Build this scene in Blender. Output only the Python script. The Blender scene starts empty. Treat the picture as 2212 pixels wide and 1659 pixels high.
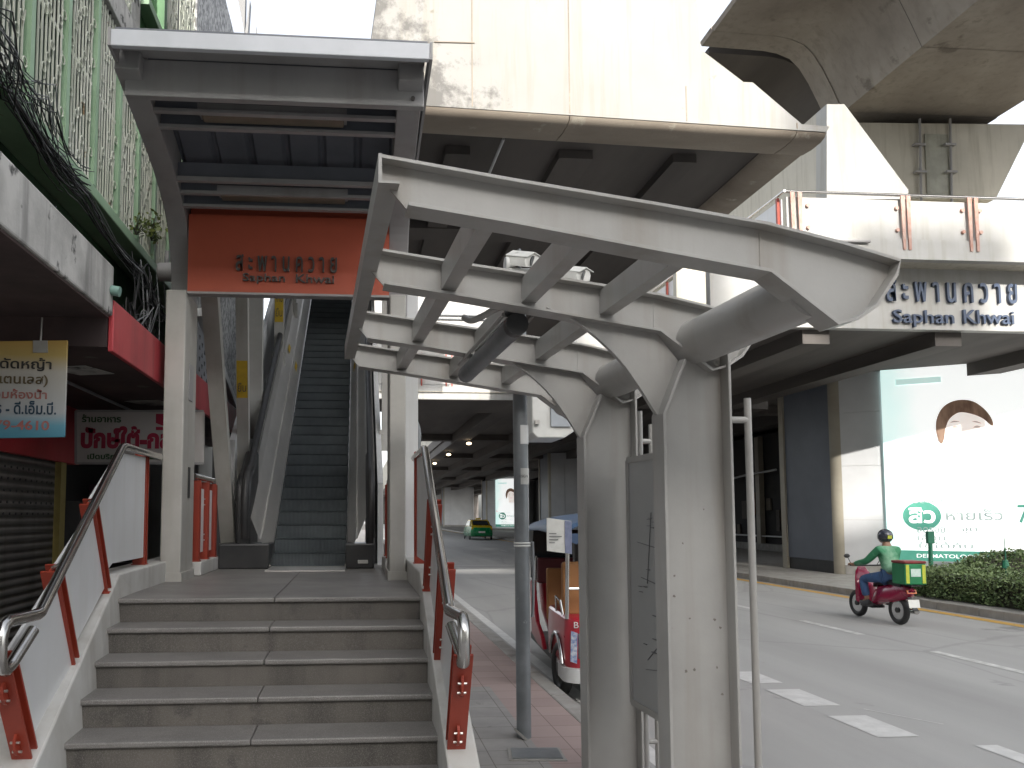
import bpy, math, random
from mathutils import Vector, Matrix
R = math.radians
rnd = random.Random(7)
S = bpy.context.scene
COL = S.collection

# ------------------------------------------------------------------ camera
EYE = Vector((0, 0, 1.6))
PITCH, YAW = R(4.107), R(4.386)
FPX, PX0, PY0 = 1685.0, 898.6, 993.7          # focal length and principal point for a 2212 x 1659 picture
cd = bpy.data.cameras.new('camera')
cam = bpy.data.objects.new('camera', cd)
COL.objects.link(cam)
cam.location = EYE
cam.rotation_euler = (math.pi / 2 + PITCH, 0, -YAW)
cd.sensor_width = 36
cd.lens = 36 * FPX / 2212
cd.shift_x = (1106 - PX0) / 2212
cd.shift_y = (PY0 - 829.5) / 2212
cd.clip_end = 2000
cd.clip_start = 0.05
S.camera = cam

# ------------------------------------------------------------------ sky, sun, exposure
SUN = Vector((0.05, -1.0, 0.43)).normalized()
S.world = bpy.data.worlds.new('World')
S.world.use_nodes = True
wn, wl = S.world.node_tree.nodes, S.world.node_tree.links
wn.clear()
sky = wn.new('ShaderNodeTexSky')
sky.sky_type = 'NISHITA'
sky.sun_disc = False
sky.sun_elevation = math.asin(SUN.z)
sky.sun_rotation = math.atan2(SUN.x, SUN.y)
sky.air_density = 1.0
sky.dust_density = 4.0
sky.ozone_density = 1.0
hsv = wn.new('ShaderNodeHueSaturation')
hsv.inputs['Saturation'].default_value = 0.28
bg = wn.new('ShaderNodeBackground')
bg.inputs['Strength'].default_value = 0.15
wo = wn.new('ShaderNodeOutputWorld')
wl.new(sky.outputs[0], hsv.inputs['Color'])
wl.new(hsv.outputs[0], bg.inputs['Color'])
wl.new(bg.outputs[0], wo.inputs['Surface'])
sd = bpy.data.lights.new('sun', 'SUN')
sd.energy = 2.0
sd.angle = R(0.53)
sd.color = (1.0, 0.955, 0.89)
so = bpy.data.objects.new('sun', sd)
COL.objects.link(so)
so.rotation_euler = SUN.to_track_quat('Z', 'Y').to_euler()
so.location = (0, -20, 40)
S.view_settings.view_transform = 'Standard'
S.view_settings.look = 'None'
S.view_settings.gamma = 1
S.view_settings.exposure = 1.65
S.cycles.max_bounces = 8
S.cycles.diffuse_bounces = 5
S.cycles.caustics_reflective = False
S.cycles.caustics_refractive = False
S.cycles.use_denoising = True

# ------------------------------------------------------------------ geometry from measurements
_F = Vector((math.sin(YAW) * math.cos(PITCH), math.cos(YAW) * math.cos(PITCH), math.sin(PITCH)))
_R = Vector((math.cos(YAW), -math.sin(YAW), 0))
_U = Vector((-math.sin(YAW) * math.sin(PITCH), -math.cos(YAW) * math.sin(PITCH), math.cos(PITCH)))
def ray(x, y):
    return _F + _R * ((x - PX0) / FPX) - _U * ((y - PY0) / FPX)
def PY(x, y, Y):
    d = ray(x, y)
    return EYE + d * (Y / d.y)
def PXp(x, y, X):
    d = ray(x, y)
    return EYE + d * (X / d.x)
def PZ(x, y, z):
    d = ray(x, y)
    return EYE + d * ((z - 1.6) / d.z)
def Xat(x, Y, z=1.6):
    # world X seen at picture column x on depth Y (height matters only a little)
    return PY(x, 1115, Y).x
def Zat(y, Y, x=769):
    return PY(x, y, Y).z

# ------------------------------------------------------------------ helpers
def tag(o, label=None, cat=None, group=None, kind=None):
    if label: o['label'] = label
    if cat: o['category'] = cat
    if group: o['group'] = group
    if kind: o['kind'] = kind
    return o
def thing(name, loc, label, cat, group=None):
    o = bpy.data.objects.new(name, None)
    COL.objects.link(o)
    o.location = loc
    o.empty_display_size = 0.2
    return tag(o, label, cat, group)
def wloc(o):
    v = Vector((0, 0, 0))
    while o is not None:
        v += Vector(o.location)
        o = o.parent
    return v
def kids(o):
    return [c for c in COL.objects if c.parent == o]
def copy_tree(o, delta=None, parent=None):
    c = o.copy()
    COL.objects.link(c)
    if parent is not None:
        c.parent = parent
    if delta is not None:
        c.location = Vector(o.location) + Vector(delta)
    for k in kids(o):
        copy_tree(k, None, c)
    return c

class MB:
    def __init__(s):
        s.v, s.f, s.mi, s.cur = [], [], [], 0
    def use(s, i):
        s.cur = i
        return s
    def add(s, vs, fs):
        n = len(s.v)
        s.mi += [s.cur] * len(fs)
        s.v += [tuple(p) for p in vs]
        s.f += [tuple(i + n for i in f) for f in fs]
        return s
    def box(s, x0, x1, y0, y1, z0, z1):
        return s.add([(x0, y0, z0), (x1, y0, z0), (x1, y1, z0), (x0, y1, z0), (x0, y0, z1), (x1, y0, z1), (x1, y1, z1), (x0, y1, z1)],
                     [(0, 3, 2, 1), (4, 5, 6, 7), (0, 1, 5, 4), (1, 2, 6, 5), (2, 3, 7, 6), (3, 0, 4, 7)])
    def prism(s, pts, vec):
        pts = [Vector(p) for p in pts]
        vec = Vector(vec)
        n = len(pts)
        nrm = Vector((0, 0, 0))
        for i in range(n):
            nrm += pts[i].cross(pts[(i + 1) % n])
        if nrm.dot(vec) > 0:
            pts = pts[::-1]
        top = [p + vec for p in pts]
        fs = [tuple(range(n)), tuple(range(2 * n - 1, n - 1, -1))]
        for i in range(n):
            j = (i + 1) % n
            fs.append((j, i, n + i, n + j))
        return s.add(pts + top, fs)
    def bar(s, a, b, w, h, up=(0, 0, 1)):
        a, b = Vector(a), Vector(b)
        d = (b - a).normalized()
        up = Vector(up)
        if abs(d.dot(up)) > 0.98:
            up = Vector((0, 1, 0))
        x = d.cross(up).normalized()
        u = x.cross(d).normalized()
        c = [x * (-w / 2) - u * (h / 2), x * (w / 2) - u * (h / 2), x * (w / 2) + u * (h / 2), x * (-w / 2) + u * (h / 2)]
        return s.add([a + q for q in c] + [b + q for q in c],
                     [(3, 2, 1, 0), (4, 5, 6, 7), (0, 1, 5, 4), (1, 2, 6, 5), (2, 3, 7, 6), (3, 0, 4, 7)])
    def tube(s, pts, r, n=10, caps=True):
        pts = [Vector(p) for p in pts]
        m = len(pts)
        rr = r if isinstance(r, (list, tuple)) else [r] * m
        t0 = (pts[1] - pts[0]).normalized()
        ref = Vector((0, 0, 1)) if abs(t0.z) < 0.9 else Vector((1, 0, 0))
        u = t0.cross(ref).normalized()
        vs = []
        for i in range(m):
            if i == 0: t = t0
            elif i == m - 1: t = (pts[i] - pts[i - 1]).normalized()
            else:
                t = (pts[i + 1] - pts[i]).normalized() + (pts[i] - pts[i - 1]).normalized()
                t = t.normalized() if t.length > 1e-6 else t0
            u = (u - t * u.dot(t)).normalized()
            w = t.cross(u)
            for k in range(n):
                a = 2 * math.pi * k / n
                vs.append(pts[i] + (u * math.cos(a) + w * math.sin(a)) * rr[i])
        fs = []
        for i in range(m - 1):
            for k in range(n):
                l = (k + 1) % n
                fs.append((i * n + k, i * n + l, (i + 1) * n + l, (i + 1) * n + k))
        if caps:
            fs.append(tuple(range(n - 1, -1, -1)))
            fs.append(tuple((m - 1) * n + k for k in range(n)))
        return s.add(vs, fs)
    def ring(s, c, ax, r, rt, n=14, m=6):
        c, ax = Vector(c), Vector(ax).normalized()
        ref = Vector((0, 0, 1)) if abs(ax.z) < 0.9 else Vector((1, 0, 0))
        u = ax.cross(ref).normalized()
        w = ax.cross(u)
        vs, fs = [], []
        for i in range(n):
            a = 2 * math.pi * i / n
            d = u * math.cos(a) + w * math.sin(a)
            for k in range(m):
                b = 2 * math.pi * k / m
                vs.append(c + d * (r + rt * math.cos(b)) + ax * (rt * math.sin(b)))
        for i in range(n):
            for k in range(m):
                i2, k2 = (i + 1) % n, (k + 1) % m
                fs.append((i * m + k, i2 * m + k, i2 * m + k2, i * m + k2))
        return s.add(vs, fs)
    def ball(s, c, r, n=12, m=8, sc=(1, 1, 1)):
        c = Vector(c)
        vs = [c + Vector((0, 0, -r * sc[2]))]
        for j in range(1, m):
            b = -math.pi / 2 + math.pi * j / m
            for i in range(n):
                a = 2 * math.pi * i / n
                vs.append(c + Vector((r * math.cos(b) * math.cos(a) * sc[0], r * math.cos(b) * math.sin(a) * sc[1], r * math.sin(b) * sc[2])))
        vs.append(c + Vector((0, 0, r * sc[2])))
        fs = []
        for i in range(n):
            fs.append((0, 1 + (i + 1) % n, 1 + i))
            fs.append((len(vs) - 1, 1 + (m - 2) * n + i, 1 + (m - 2) * n + (i + 1) % n))
        for j in range(m - 2):
            for i in range(n):
                a, b = 1 + j * n + i, 1 + j * n + (i + 1) % n
                fs.append((a, b, b + n, a + n))
        return s.add(vs, fs)
    def loft(s, rings, caps=True):
        n = len(rings[0])
        vs = [p for r_ in rings for p in r_]
        fs = []
        for i in range(len(rings) - 1):
            for k in range(n):
                l = (k + 1) % n
                fs.append((i * n + k, i * n + l, (i + 1) * n + l, (i + 1) * n + k))
        if caps:
            fs.append(tuple(range(n - 1, -1, -1)))
            fs.append(tuple((len(rings) - 1) * n + k for k in range(n)))
        return s.add(vs, fs)
    def sheet(s, rows):
        n = len(rows[0])
        vs = [p for r_ in rows for p in r_]
        fs = []
        for i in range(len(rows) - 1):
            for k in range(n - 1):
                fs.append((i * n + k, i * n + k + 1, (i + 1) * n + k + 1, (i + 1) * n + k))
        return s.add(vs, fs)
    def build(s, name, mat, parent=None, bevel=0, smooth=0, loc=None, recalc=True):
        me = bpy.data.meshes.new(name)
        base = wloc(parent) if parent else (Vector(loc) if loc else Vector((0, 0, 0)))
        me.from_pydata([(p[0] - base.x, p[1] - base.y, p[2] - base.z) for p in s.v], [], s.f)
        mats = list(mat) if isinstance(mat, (list, tuple)) else [mat]
        if len(mats) > 1: me.polygons.foreach_set('material_index', s.mi)
        if recalc:
            import bmesh
            bm = bmesh.new()
            bm.from_mesh(me)
            bmesh.ops.recalc_face_normals(bm, faces=bm.faces)
            bm.to_mesh(me)
            bm.free()
        for q in mats: me.materials.append(q)
        o = bpy.data.objects.new(name, me)
        COL.objects.link(o)
        if parent: o.parent = parent
        else: o.location = base
        if smooth:
            me.polygons.foreach_set('use_smooth', [True] * len(me.polygons))
            try: me.set_sharp_from_angle(angle=R(smooth))
            except Exception: pass
        if bevel:
            b = o.modifiers.new('bevel', 'BEVEL')
            b.width = bevel
            b.segments = 2
            b.limit_method = 'ANGLE'
            b.angle_limit = R(40)
        return o

def arc(c, r, a0, a1, n, e1=(1, 0, 0), e2=(0, 0, 1)):
    c, e1, e2 = Vector(c), Vector(e1), Vector(e2)
    return [c + e1 * (r * math.cos(R(a0 + (a1 - a0) * i / n))) + e2 * (r * math.sin(R(a0 + (a1 - a0) * i / n))) for i in range(n + 1)]
def smooth_line(pts, k=6):
    pts = [Vector(p) for p in pts]
    out = []
    P = [pts[0] * 2 - pts[1]] + pts + [pts[-1] * 2 - pts[-2]]
    for i in range(1, len(P) - 2):
        for j in range(k):
            t = j / k
            a, b, c, d = P[i - 1], P[i], P[i + 1], P[i + 2]
            out.append(0.5 * ((2 * b) + (c - a) * t + (2 * a - 5 * b + 4 * c - d) * t * t + (3 * b - a - 3 * c + d) * t ** 3))
    out.append(pts[-1])
    return out

def text(body, mat, parent, name, c, xdir, up, width=None, height=None, depth=0.004, bold=0.0, off=0.003):
    """letters as one mesh, centred on c, reading along xdir; width or height in metres"""
    cu = bpy.data.curves.new('t', 'FONT')
    cu.body = body
    cu.align_x = 'CENTER'
    cu.align_y = 'CENTER'
    cu.offset = bold
    cu.extrude = 0.5
    cu.resolution_u = 3
    t = bpy.data.objects.new('t', cu)
    COL.objects.link(t)
    bpy.context.view_layer.update()
    dg = bpy.context.evaluated_depsgraph_get()
    me = bpy.data.meshes.new_from_object(t.evaluated_get(dg))
    bpy.data.objects.remove(t)
    xs = [v.co.x for v in me.vertices]; ys = [v.co.y for v in me.vertices]
    cx, cy = (min(xs) + max(xs)) / 2, (min(ys) + max(ys)) / 2
    sx = width / (max(xs) - min(xs)) if width else None
    sy = height / (max(ys) - min(ys)) if height else None
    if sx is None: sx = sy
    if sy is None: sy = sx
    xd, ud = Vector(xdir).normalized(), Vector(up).normalized()
    nd = xd.cross(ud)
    base = wloc(parent)
    c = Vector(c)
    for v in me.vertices:
        p = c + xd * ((v.co.x - cx) * sx) + ud * ((v.co.y - cy) * sy) + nd * (off + (v.co.z + 0.5) * depth)
        v.co = p - base
    me.materials.clear()
    me.materials.append(mat)
    me.name = name
    o = bpy.data.objects.new(name, me)
    COL.objects.link(o)
    o.parent = parent
    return o

# ------------------------------------------------------------------ materials
MATS = {}
def mat(name, c, c2=None, scale=2.0, rough=0.6, metal=0.0, bump=0.0, bscale=None, streak=None, streak_amt=0.5,
        spots=None, spot_scale=8.0, spot_t=0.62, emit=0.0, speck=None, speck_scale=300, stretch=(1, 1, 1), coat=0.0, detail=6, lo=0.35, hi=0.65, spec=None):
    m = bpy.data.materials.new(name)
    m.use_nodes = True
    N, L = m.node_tree.nodes, m.node_tree.links
    b = N['Principled BSDF']
    b.inputs['Roughness'].default_value = rough
    b.inputs['Metallic'].default_value = metal
    if coat: b.inputs['Coat Weight'].default_value = coat
    if spec is not None: b.inputs['Specular IOR Level'].default_value = spec
    geo = N.new('ShaderNodeNewGeometry')
    def noise(sc, st=(1, 1, 1), det=6, seed=0.0):
        mp = N.new('ShaderNodeMapping')
        mp.inputs['Scale'].default_value = st
        mp.inputs['Location'].default_value = (seed, seed * 1.7, seed * 0.6)
        L.new(geo.outputs['Position'], mp.inputs['Vector'])
        n = N.new('ShaderNodeTexNoise')
        n.inputs['Scale'].default_value = sc
        n.inputs['Detail'].default_value = det
        n.inputs['Roughness'].default_value = 0.6
        L.new(mp.outputs[0], n.inputs['Vector'])
        return n.outputs['Fac']
    def ramp(s, a, bb):
        r_ = N.new('ShaderNodeMapRange')
        r_.inputs['From Min'].default_value = a
        r_.inputs['From Max'].default_value = bb
        L.new(s, r_.inputs['Value'])
        return r_.outputs[0]
    def mix(f, a, bb, amt=1.0):
        x = N.new('ShaderNodeMix')
        x.data_type = 'RGBA'
        if amt != 1.0:
            q = N.new('ShaderNodeMath'); q.operation = 'MULTIPLY'; q.inputs[1].default_value = amt
            L.new(f, q.inputs[0]); f = q.outputs[0]
        L.new(f, x.inputs[0])
        for sock, val in ((x.inputs[6], a), (x.inputs[7], bb)):
            if isinstance(val, tuple): sock.default_value = (*val, 1)
            else: L.new(val, sock)
        return x.outputs[2]
    cur = c
    if c2 is None:
        c2 = tuple(k * 0.82 for k in c)
    nz = noise(scale, stretch, detail)
    cur = mix(ramp(nz, lo, hi), c, c2)
    if streak:
        cur = mix(ramp(noise(6.0, (1, 1, 0.07), 4, 3.3), 0.5, 0.75), cur, streak, streak_amt)
    if spots:
        cur = mix(ramp(noise(spot_scale, (1, 1, 1), 5, 7.7), spot_t, spot_t + 0.06), cur, spots)
    if speck:
        cur = mix(ramp(noise(speck_scale, (1, 1, 1), 2, 1.1), 0.5, 0.7), cur, speck, 0.6)
    L.new(cur, b.inputs['Base Color'])
    rr = N.new('ShaderNodeMapRange')
    rr.inputs['To Min'].default_value = max(0.02, rough - 0.08)
    rr.inputs['To Max'].default_value = min(1, rough + 0.12)
    L.new(nz, rr.inputs['Value'])
    L.new(rr.outputs[0], b.inputs['Roughness'])
    if bump:
        bn = N.new('ShaderNodeBump')
        bn.inputs['Strength'].default_value = bump
        bn.inputs['Distance'].default_value = 0.01
        L.new(noise(bscale or scale * 12, (1, 1, 1), 4, 5.1), bn.inputs['Height'])
        L.new(bn.outputs[0], b.inputs['Normal'])
    if emit:
        L.new(cur, b.inputs['Emission Color'])
        b.inputs['Emission Strength'].default_value = emit
    MATS[name] = m
    return m

def wavebump(m, axis, scale, strength=0.6, dist=0.01, dark=None):
    """fine parallel ribs along one world axis"""
    N, L = m.node_tree.nodes, m.node_tree.links
    b = N['Principled BSDF']
    geo = N.new('ShaderNodeNewGeometry')
    w = N.new('ShaderNodeTexWave')
    w.wave_type = 'BANDS'
    w.bands_direction = axis
    w.inputs['Scale'].default_value = scale
    L.new(geo.outputs['Position'], w.inputs['Vector'])
    bn = N.new('ShaderNodeBump')
    bn.inputs['Strength'].default_value = strength
    bn.inputs['Distance'].default_value = dist
    L.new(w.outputs['Fac'], bn.inputs['Height'])
    L.new(bn.outputs[0], b.inputs['Normal'])
    if dark:
        old = b.inputs['Base Color'].links[0].from_socket
        x = N.new('ShaderNodeMix'); x.data_type = 'RGBA'; x.blend_type = 'MULTIPLY'
        x.inputs[7].default_value = (*dark, 1)
        L.new(w.outputs['Fac'], x.inputs[0])
        L.new(old, x.inputs[6])
        L.new(x.outputs[2], b.inputs['Base Color'])
    return m

steel = mat('grey_painted_steel', (0.385, 0.378, 0.36), (0.325, 0.318, 0.302), 1.6, 0.38, streak=(0.25, 0.215, 0.17), streak_amt=0.5, spots=(0.15, 0.115, 0.085), spot_scale=26, spot_t=0.755, bump=0.05, bscale=60)
canopy_paint = mat('canopy_grey_paint', (0.34, 0.335, 0.335), (0.29, 0.285, 0.285), 1.8, 0.5, streak=(0.20, 0.18, 0.16), streak_amt=0.4)
canopy_light = mat('canopy_white_flashing', (0.60, 0.62, 0.66), (0.52, 0.54, 0.57), 2, 0.4)
column_paint = mat('canopy_column_paint', (0.46, 0.45, 0.42), (0.38, 0.37, 0.34), 2.2, 0.5, streak=(0.30, 0.27, 0.22), streak_amt=0.5, spots=(0.18, 0.16, 0.14), spot_scale=14, spot_t=0.72)
roof_sheet = mat('blue_grey_roof_sheet', (0.155, 0.165, 0.19), (0.12, 0.13, 0.15), 2, 0.45)
granite = mat('stair_granite', (0.145, 0.131, 0.115), (0.10, 0.091, 0.081), 1.2, 0.55, speck=(0.26, 0.25, 0.235), speck_scale=240, streak=(0.055, 0.050, 0.045), streak_amt=0.9, spots=(0.085, 0.078, 0.07), spot_scale=4, spot_t=0.58, bump=0.04)
granite_top = mat('stair_tread_stone', (0.205, 0.194, 0.182), (0.15, 0.142, 0.133), 2.2, 0.42, speck=(0.42, 0.41, 0.4), speck_scale=240, spots=(0.16, 0.15, 0.14), spot_scale=5, spot_t=0.6)
parapet_white = mat('white_kerb_paint', (0.62, 0.62, 0.60), (0.50, 0.49, 0.46), 2.4, 0.55, streak=(0.33, 0.31, 0.28), streak_amt=0.55, spots=(0.30, 0.28, 0.25), spot_scale=16, spot_t=0.7)
panel_white = mat('white_panel', (0.72, 0.73, 0.74), (0.66, 0.67, 0.67), 1.4, 0.35, streak=(0.5, 0.48, 0.44), streak_amt=0.3)
red_post = mat('red_oxide_paint', (0.33, 0.047, 0.024), (0.26, 0.036, 0.02), 3, 0.42, spots=(0.16, 0.03, 0.02), spot_scale=26, spot_t=0.7)
stainless = mat('stainless_steel', (0.62, 0.61, 0.59), (0.5, 0.49, 0.47), 4, 0.2, 1.0, spots=(0.42, 0.4, 0.37), spot_scale=18, spot_t=0.66)
stainless_brushed = mat('brushed_stainless', (0.86, 0.84, 0.80), (0.66, 0.64, 0.61), 2.2, 0.36, 0.75, stretch=(1, 0.3, 0.3))
bolt_metal = mat('bolt_zinc', (0.55, 0.53, 0.5), None, 20, 0.35, 0.9)
orange_sign = mat('orange_sign_paint', (0.50, 0.098, 0.048), (0.43, 0.084, 0.042), 1.3, 0.5)
dark_letter = mat('dark_letter_metal', (0.10, 0.092, 0.088), (0.07, 0.065, 0.062), 6, 0.4, 0.3)
blue_letter = mat('blue_letter_metal', (0.06, 0.085, 0.145), (0.05, 0.07, 0.115), 6, 0.4)
skywalk_paint = mat('skywalk_dirty_white', (0.42, 0.42, 0.41), (0.37, 0.365, 0.345), 1.1, 0.6, streak=(0.28, 0.26, 0.21), streak_amt=0.5)
black_rubber = mat('black_rubber', (0.018, 0.018, 0.019), (0.03, 0.03, 0.03), 8, 0.5)
black_metal = mat('black_painted_metal', (0.025, 0.026, 0.028), (0.04, 0.04, 0.04), 5, 0.4)
esc_step = mat('escalator_step_metal', (0.15, 0.172, 0.182), (0.11, 0.128, 0.137), 3, 0.5, 0.1)
wavebump(esc_step, 'X', 22.0, 0.7, 0.006, (0.45, 0.47, 0.5))
clad_white = mat('escalator_cladding_white', (0.62, 0.63, 0.63), (0.52, 0.53, 0.52), 1.1, 0.45, streak=(0.36, 0.35, 0.33), streak_amt=0.5)
yellow_sticker = mat('yellow_sticker', (0.62, 0.42, 0.03), (0.5, 0.34, 0.03), 9, 0.5)
asphalt = mat('road_asphalt', (0.38, 0.377, 0.367), (0.325, 0.322, 0.314), 0.55, 0.8, speck=(0.36, 0.36, 0.35), speck_scale=130, bump=0.25, bscale=160, spots=(0.20, 0.20, 0.195), spot_scale=0.8, spot_t=0.66, stretch=(1.6, .12, 1))
line_white = mat('road_paint_white', (0.62, 0.62, 0.60), (0.40, 0.40, 0.385), 9, 0.6, spots=(0.34, 0.34, 0.33), spot_scale=24, spot_t=0.66)
line_worn = mat('road_paint_worn', (0.60, 0.60, 0.585), (0.50, 0.50, 0.49), 7, 0.65, spots=(0.40, 0.40, 0.39), spot_scale=16, spot_t=0.66)
line_yellow = mat('road_paint_yellow', (0.62, 0.37, 0.07), (0.50, 0.32, 0.10), 6, 0.6, spots=(0.22, 0.2, 0.16), spot_scale=14, spot_t=0.6)
kerb_conc = mat('kerb_concrete', (0.34, 0.33, 0.31), (0.25, 0.24, 0.22), 3, 0.7, streak=(0.18, 0.17, 0.15), bump=0.15)
ground_m = mat('ground_dirt', (0.16, 0.15, 0.14), None, 0.4, 0.9)
conc_white = mat('stained_shaded_pale_concrete', (0.345, 0.34, 0.325), (0.31, 0.30, 0.28), 0.5, 0.75, streak=(0.27, 0.235, 0.165), streak_amt=0.6, spots=(0.20, 0.175, 0.12), spot_scale=1.7, spot_t=0.66, bump=0.1)
conc_brown = mat('weathered_brown_concrete', (0.36, 0.31, 0.25), (0.20, 0.165, 0.13), 0.9, 0.75, stretch=(0.35, 1, 1), spots=(0.42, 0.38, 0.31), spot_scale=2.4, spot_t=0.63, bump=0.15, speck=(0.28, 0.24, 0.2), speck_scale=40)
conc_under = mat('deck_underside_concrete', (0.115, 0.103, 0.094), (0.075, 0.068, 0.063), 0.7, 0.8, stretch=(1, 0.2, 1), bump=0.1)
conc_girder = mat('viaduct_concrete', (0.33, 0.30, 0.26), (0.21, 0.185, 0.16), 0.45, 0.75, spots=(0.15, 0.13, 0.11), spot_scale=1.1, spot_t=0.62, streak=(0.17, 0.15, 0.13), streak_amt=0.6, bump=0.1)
cream_wall = mat('cream_painted_concrete', (0.56, 0.53, 0.45), (0.47, 0.445, 0.38), 0.6, 0.65, streak=(0.28, 0.25, 0.19), streak_amt=0.6)
pier_dark = mat('pier_grey_cladding', (0.15, 0.168, 0.20), (0.12, 0.136, 0.165), 0.6, 0.4)
pier_light = mat('pier_aluminium_cladding', (0.58, 0.59, 0.60), (0.50, 0.51, 0.52), 0.7, 0.35, 0.1)
pier_olive = mat('pier_beige_edge', (0.38, 0.35, 0.28), (0.3, 0.275, 0.22), 1, 0.4)
green_wall = mat('green_shophouse_wall', (0.030, 0.10, 0.034), (0.022, 0.06, 0.025), 0.9, 0.7, streak=(0.012, 0.016, 0.012), streak_amt=0.85)
green_light = mat('pale_green_paint', (0.30, 0.44, 0.29), (0.22, 0.34, 0.21), 2.4, 0.5, spots=(0.2, 0.22, 0.14), spot_scale=12, spot_t=0.66)
green_mid = mat('mid_green_paint', (0.10, 0.24, 0.10), (0.05, 0.13, 0.055), 1.2, 0.6, streak=(0.03, 0.05, 0.03), streak_amt=0.6)
grille_m = mat('faded_grille_paint', (0.62, 0.63, 0.56), (0.50, 0.53, 0.43), 2.2, 0.5, spots=(0.26, 0.17, 0.09), spot_scale=5, spot_t=0.64)
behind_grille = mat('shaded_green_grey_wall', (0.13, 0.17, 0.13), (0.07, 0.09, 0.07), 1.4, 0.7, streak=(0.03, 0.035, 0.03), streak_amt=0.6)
slab_conc = mat('mouldy_awning_concrete', (0.52, 0.51, 0.485), (0.30, 0.295, 0.28), 2.6, 0.8, spots=(0.08, 0.08, 0.078), spot_scale=4.5, spot_t=0.58, streak=(0.07, 0.07, 0.068), streak_amt=0.8, bump=0.25)
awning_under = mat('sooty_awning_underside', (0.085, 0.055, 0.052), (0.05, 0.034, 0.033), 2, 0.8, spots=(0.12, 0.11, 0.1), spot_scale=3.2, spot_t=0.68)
red_fascia = mat('red_awning_paint', (0.45, 0.05, 0.06), (0.35, 0.036, 0.045), 1.5, 0.45, streak=(0.16, 0.02, 0.02), streak_amt=0.5)
red_wall = mat('red_shop_header', (0.50, 0.022, 0.03), (0.42, 0.018, 0.025), 1.5, 0.4)
shutter_m = mat('roller_shutter_steel', (0.27, 0.25, 0.225), (0.21, 0.195, 0.175), 2, 0.5, 0.05, streak=(0.08, 0.072, 0.06))
wavebump(shutter_m, 'Z', 4.2, 0.9, 0.03, (0.35, 0.35, 0.35))
shop_dark = mat('dark_shop_interior', (0.035, 0.035, 0.038), (0.05, 0.047, 0.044), 1.5, 0.8)
yellow_post = mat('yellow_door_frame', (0.42, 0.33, 0.10), (0.3, 0.23, 0.07), 4, 0.5)
cable_m = mat('black_cable', (0.02, 0.02, 0.022), (0.035, 0.035, 0.035), 9, 0.5)
cable_grey = mat('grey_cable', (0.22, 0.23, 0.24), None, 9, 0.5)
leaf_m = mat('hedge_leaf', (0.095, 0.155, 0.055), (0.17, 0.225, 0.095), 5, 0.5, detail=3)
leaf_yel = mat('facade_plant_leaf', (0.16, 0.20, 0.04), (0.09, 0.13, 0.03), 9, 0.5)
twig_m = mat('hedge_twig', (0.05, 0.045, 0.03), (0.03, 0.035, 0.02), 9, 0.8)
white_plastic = mat('white_plastic', (0.68, 0.68, 0.65), (0.6, 0.6, 0.57), 6, 0.4)
galv = mat('galvanised_pole', (0.22, 0.235, 0.245), (0.16, 0.172, 0.18), 3.5, 0.45, 0.4, spots=(0.3, 0.31, 0.31), spot_scale=14, spot_t=0.66)
paper = mat('faded_paper', (0.55, 0.55, 0.52), (0.48, 0.48, 0.45), 12, 0.7)
glass_dark = mat('dark_glass', (0.02, 0.025, 0.03), (0.03, 0.035, 0.04), 3, 0.08, coat=0.5)
lamp_glow = mat('ceiling_lamp_glow', (1.0, 0.80, 0.52), (1.0, 0.76, 0.48), 5, 0.5, emit=2.2)

# grime and shadow painted on the concourse wall's left end: mottled, cut on a slant
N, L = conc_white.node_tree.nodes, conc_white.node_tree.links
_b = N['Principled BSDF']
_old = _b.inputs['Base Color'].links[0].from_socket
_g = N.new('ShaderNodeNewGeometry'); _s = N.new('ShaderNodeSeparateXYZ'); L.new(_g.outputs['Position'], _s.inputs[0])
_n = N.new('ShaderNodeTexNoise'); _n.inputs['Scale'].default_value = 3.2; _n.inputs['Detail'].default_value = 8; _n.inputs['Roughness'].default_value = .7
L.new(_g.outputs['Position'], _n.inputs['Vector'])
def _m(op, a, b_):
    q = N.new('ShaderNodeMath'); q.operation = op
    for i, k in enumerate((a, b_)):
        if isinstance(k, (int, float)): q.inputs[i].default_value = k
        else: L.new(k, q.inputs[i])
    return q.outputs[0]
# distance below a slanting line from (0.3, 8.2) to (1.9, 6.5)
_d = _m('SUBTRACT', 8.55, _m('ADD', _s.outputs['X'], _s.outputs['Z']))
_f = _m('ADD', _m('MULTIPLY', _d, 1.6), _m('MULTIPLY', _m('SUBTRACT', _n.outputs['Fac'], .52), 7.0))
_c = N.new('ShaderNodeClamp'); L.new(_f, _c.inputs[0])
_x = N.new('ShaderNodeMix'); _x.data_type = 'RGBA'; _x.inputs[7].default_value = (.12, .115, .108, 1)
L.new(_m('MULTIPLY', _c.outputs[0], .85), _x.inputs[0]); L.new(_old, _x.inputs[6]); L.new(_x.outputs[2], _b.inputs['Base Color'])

sunlit_red = mat('sunlit_washed_red', (0.40, 0.20, 0.155), (0.46, 0.33, 0.28), 5, 0.6)  # paler red for the skywalk posts: the sun's wash put into the colour
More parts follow.
